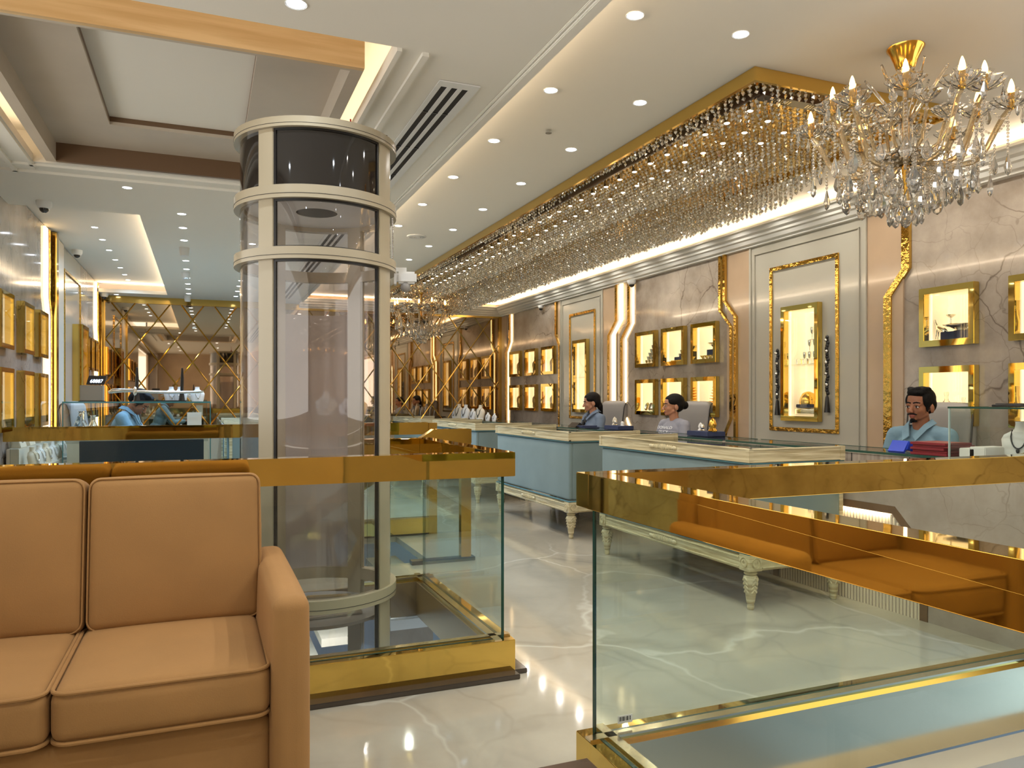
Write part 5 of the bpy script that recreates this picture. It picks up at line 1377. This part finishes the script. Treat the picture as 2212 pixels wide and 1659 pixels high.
for k, y in enumerate((2.55, 2.42)):
    t = thing('necklace_tray', f'{NTH[k]} blue tray of silver necklaces from the left in the near glass case', 'tray', (3.86, y, .936), 'blue necklace trays')
    part('base', MB().box(3.78, 3.94, y-.06, y+.06, .937, .952), M['blue'], t, bev=.003); part('easel', MB().prism([(3.93, y-.058, .952), (3.97, y-.058, .952), (3.97, y-.058, 1.01), (3.955, y-.058, 1.01)], (0, .116, 0)), M['navy'], t)
    b = MB()
    for q in range(7):
        b.tube([(3.80+.012*q+.01*math.sin(3*u+q), y-.052+.104*u, .957+.018*math.sin(PI*u)+.002*q) for u in [j/10 for j in range(11)]], .004, 6)
    part('necklace', b, M['silver'], t, smooth=True)
t = thing('tablet_tray', 'flat black tray lying on top of the near glass case', 'tray', (3.92, 2.60, 1.209))
part('plate', MB().rbox(3.82, 4.02, 2.45, 2.74, 1.2095, 1.222, .006, n=3), M['black'], t, smooth=True); part('rim', MB().tube(rrect(3.83, 4.01, 2.46, 2.73, .02, lambda x, y: (x, y, 1.224)), .004, 6, closed=True), M['piping'], t)
# things by the two women
def small_tray(y, label, items, x=3.93, w_=.30):
    single('velvet_tray', MB().box(x-.09, x+.09, y-w_/2, y+w_/2, .934, .975), M['navy'], label, 'tray', bev=.004)
    for k, (dy, mt, s) in enumerate(items): vsin('ornament', [(.018, 0), (.02, .004), (.012, .015), (.018, .03), (.010, .05), (.0001, .06)], M[mt], (x-.02+.03*(k % 2), y+dy, .975), f'{NTH[k]} small ornament from the right on the {label.split(" of ")[0]}', 'ornament', 'ornaments on navy trays', 12, s=s)
small_tray(6.9, 'navy tray left of the woman in the grey tee', [(-.12, 'bustwhite', .8), (-.05, 'bustwhite', .8), (.03, 'silver', 1.2), (.10, 'bustcream', 1.5)], 4.0)
small_tray(5.42, 'navy tray right of the woman in the grey tee', [(-.12, 'brass', 2.0), (-.05, 'silver', .8), (.02, 'silver', 1.1), (.09, 'bustwhite', 1.2)], 4.0)
b = MB(); b.prism([(3.86, 7.62, .934), (3.98, 7.62, .934), (3.92, 7.62, .985)], (0, .20, 0)); single('card_easel', b, M['black'], 'small black easel on the counter before the blue shirted woman', 'easel')
for k, y in enumerate((7.42, 7.47)): single('folder', MB().box(3.84, 4.02, y-.07, y+.07, .934+.012*k, .945+.012*k), M['navy'], f'{["lower", "upper"][k]} dark folder on the counter between the two women', 'folder', bev=.002)
# ---------------------------------------------------------------- left gallery
SY = 7.95
t = thing('glass_showcase', 'glass showcase with dark blue front panel in the left gallery', 'showcase', (-.57, SY+.22, 0))
x0, x1, z0, z1 = -1.19, .06, .86, 1.215
part('plinth', MB().box(x0+.02, x1-.02, SY+.03, SY+.42, 0, .62), M['cream_col'], t, bev=.005)
part('front_panel', MB().box(x0+.13, x1-.06, SY+.012, SY+.03, .66, .86), M['darkblue'], t, bev=.003)
b = MB(); b.sheet('y', SY+.015, x0+.03, x1-.02, .58, .84, [(x0+.13, x1-.06, .655, .865)], .012); part('front_frame', b, M['cream_col'], t)
part('display_deck', MB().box(x0+.02, x1-.02, SY+.03, SY+.42, .84, .88), M['white'], t)
b = MB(); b.mi = 0; b.quad((x0, SY, .63), (x1, SY, .63), (x1, SY, z1), (x0, SY, z1)); b.quad((x0, SY+.45, .88), (x1, SY+.45, .88), (x1, SY+.45, z1), (x0, SY+.45, z1)); b.quad((x0, SY, .63), (x0, SY+.45, .63), (x0, SY+.45, z1), (x0, SY, z1)); b.quad((x1, SY, .63), (x1, SY+.45, .63), (x1, SY+.45, z1), (x1, SY, z1))
part('glass_box', b, M['glass'], t)
b = MB(); b.mi = 0; b.box(x0, x1, SY, SY+.45, z1, z1+.010); b.mi = 1; b.box(x0-.004, x1+.004, SY-.006, SY-.001, z1-.003, z1+.012); part('glass_top', b, [M['glass'], M['edgeteal']], t)
b = MB()
for x in (x0, x1): b.box(x-.004, x+.004, SY-.005, SY+.003, .63, z1)
part('glass_edge', b, M['edgeteal'], t)
for k, (x, s, m_) in enumerate(((-1.06, 1.9, 'crystal'), (-.97, 1.6, 'silver'), (-.76, 1.15, 'silver'), (-.64, 1.2, 'silver'), (-.50, .6, 'bustwhite'))):
    vsin('decanter' if k < 2 else 'pot', VASE if k < 2 else [(.03, 0), (.05, .02), (.055, .05), (.035, .075), (.03, .08), (.04, .09), (.0001, .092)], M[m_], (x, SY+.16+.05*(k % 2), .88), f'{NTH[k]} vessel from the left inside the left gallery showcase', 'vessel', 'vessels in the left showcase', s=s)
plate(-1.10, SY+.12, .88, .11, M['silver'], 'silver oval mirror plate leaning at the left end of the showcase')
single('notice_card', MB().box(-.15, -.02, SY+.10, SY+.104, .89, 1.12), M['paper'], 'white notice card standing in the left gallery showcase', 'card')
for k, y in enumerate((.0,)):
    b = MB(); b.prism([(-.25, SY+.2, .88), (-.19, SY+.2, .88), (-.20, SY+.2, 1.0), (-.215, SY+.2, 1.0)], (0, .09, 0)); single('card_holder', b, M['lowgrey'], 'grey card holder beside the white notice in the showcase', 'holder')
# rate display on the showcase
t = thing('rate_display', 'champagne box with black number display on the left gallery showcase', 'display', (-1.0, SY+.2, z1+.01))
M['satin'] = P('satin_champagne', (150, 138, 122), .4)
part('box', MB().box(-1.07, -.88, SY+.12, SY+.26, z1+.018, z1+.165), M['satin'], t, bev=.004); part('foot', MB().box(-1.08, -.87, SY+.115, SY+.265, z1+.010, z1+.018), M['black'], t)
s_ = part('screen', MB().prism([(-1.02, SY+.12, z1+.17), (-.87, SY+.12, z1+.17), (-.85, SY+.12, z1+.255), (-.995, SY+.12, z1+.255)], (0, .05, 0)), M['black'], t, bev=.003)
M['digit'] = EM('digit_glow', (200, 220, 255), 1.6)
cu = bpy.data.curves.new('digits', 'FONT'); cu.body = '68887'; cu.size = .045; cu.align_x = 'CENTER'; cu.extrude = .0006
o = bpy.data.objects.new('digits', cu); COL.objects.link(o); dg = bpy.context.evaluated_depsgraph_get(); me = bpy.data.meshes.new_from_object(o.evaluated_get(dg)); bpy.data.objects.remove(o)
off = WL[t.name]
for v in me.vertices: v.co = Vector((-.935+v.co.x*.95+.2*v.co.y, SY+.1185, z1+.188+v.co.y))-off
me.materials.clear(); me.materials.append(M['digit']); link('digits', me, s_)
# sword on its stand
t = thing('ceremonial_sword', 'silver ceremonial sword lying on a stand above the left showcase', 'sword', (-.5, SY+.17, z1+.03)); zz = z1+.10
part('blade', MB().tube([(-.62, SY+.17, zz+.008), (-.3, SY+.17, zz), (-.05, SY+.17, zz+.002), (.0, SY+.17, zz+.008)], [.016, .016, .014, .006], 10), M['silver'], t, smooth=True)
part('hilt', MB().tube([(-.84, SY+.17, zz), (-.80, SY+.17, zz+.012), (-.72, SY+.17, zz+.018), (-.62, SY+.17, zz+.018)], [.012, .024, .02, .018], 10), M['silver'], t, smooth=True)
part('guard', MB().ell((-.61, SY+.17, zz+.01), (.02, .03, .045), 12), M['silver'], t, smooth=True)
t = thing('sword_stand', 'dark cradle stand holding the silver sword', 'stand', (-.4, SY+.2, z1+.012))
part('base', MB().box(-.62, -.16, SY+.16, SY+.30, z1+.011, z1+.022), M['black'], t)
for x in (-.60, -.20):
    part('prong', MB().tube([(x, SY+.22, z1+.02), (x, SY+.22, z1+.12), (x+.004, SY+.21, z1+.24), (x+.004, SY+.20, z1+.34)], [.03, .016, .015, .008], 8), M['black'], t, smooth=True)
for k, x in enumerate((-.30, -.22, -.06)): bust((x, SY+.34, z1+.011), .75, M['bustwhite'], f'{NTH[k]} white necklace bust from the left on the left gallery showcase', -PI/2+.2, 'white busts on the left showcase', M['steel'])
# left wall console with stepped shelf and busts
t = thing('console', 'white stepped console with gold feet along the left wall', 'console', (-1.32, 7.8, 0))
part('body', MB().box(-1.42, -1.26, 6.95, 8.7, 0, .66), M['white'], t, bev=.006); part('lower_step', MB().box(-1.42, -1.215, 6.93, 8.75, .66, .70), M['cream_col'], t, bev=.004); part('upper_step', MB().box(-1.42, -1.335, 6.93, 8.75, .70, .86), M['cream_col'], t, bev=.004)
for k, y in enumerate((7.08, 7.36, 7.64, 7.92, 8.2, 8.48)): bust((-1.275, y, .70), .85, M['bustwhite' if k % 2 else 'bustcream'], f'{NTH[k]} bust from the viewer on the lower step of the left console', -.2, 'busts on the lower step of the left console', M['steel'])
for k, y in enumerate((7.15, 7.5, 7.95, 8.3)):
    b = MB(); b.prism([(-1.41, y-.11, .86), (-1.34, y-.11, .86), (-1.375, y-.11, .99), (-1.40, y-.11, .99)], (0, .22, 0)); o = single('necklace_easel', b, M['bustcream'], f'{NTH[k]} cream sloping necklace easel from the viewer on the left console', 'easel', 'sloping necklace easels', bev=.004)
    b = MB().tube([(-1.352-.012*(1-math.sin(PI*u)), y-.08+.16*u, .935-.055*math.sin(PI*u)+.02) for u in [j/10 for j in range(11)]], .0045, 6); single('necklace', b, M['steel'], f'dark bead necklace on the {NTH[k]} sloping easel of the left console', 'necklace', smooth=True)
# goods in the left cases
for nm, ys in (('nearest', L_A[1:]), ('corner', L_C)):
    for i, c in enumerate(ys):
        vsin('figurine', [(.022, 0), (.025, .006), (.012, .03), (.02, .07), (.012, .11), (.016, .13), (.0001, .15)], M['silver'], (-1.52, ym(c), 1.036), f'silver figurine in the {NTH[i]} lower case of the {nm} left marble bay', 'figurine', None, 12, s=1.2)
        vsin('figurine', [(.03, 0), (.03, .006), (.015, .04), (.022, .09), (.0001, .12)], M['brass'], (-1.52, ym(c), 1.672), f'gold figurine in the {NTH[i]} upper case of the {nm} left marble bay', 'figurine', None, 12, s=1.1)
# barcode sticker on the foreground glass
p0 = onY(1311, 1546, 2.178); t = thing('barcode_label', 'small white barcode sticker at the foot of the foreground glass', 'sticker', (1.29, 2.180, .185))
part('paper', MB().box(1.26, 1.315, 2.179, 2.1805, .182, .208), M['paper'], t)
b = MB()
for k in range(16): 
    if k % 5 != 3: b.box(1.265+.0028*k, 1.2662+.0028*k+.0007*(k % 3), 2.1784, 2.179, .190, .204)
part('bars', b, M['black'], t)
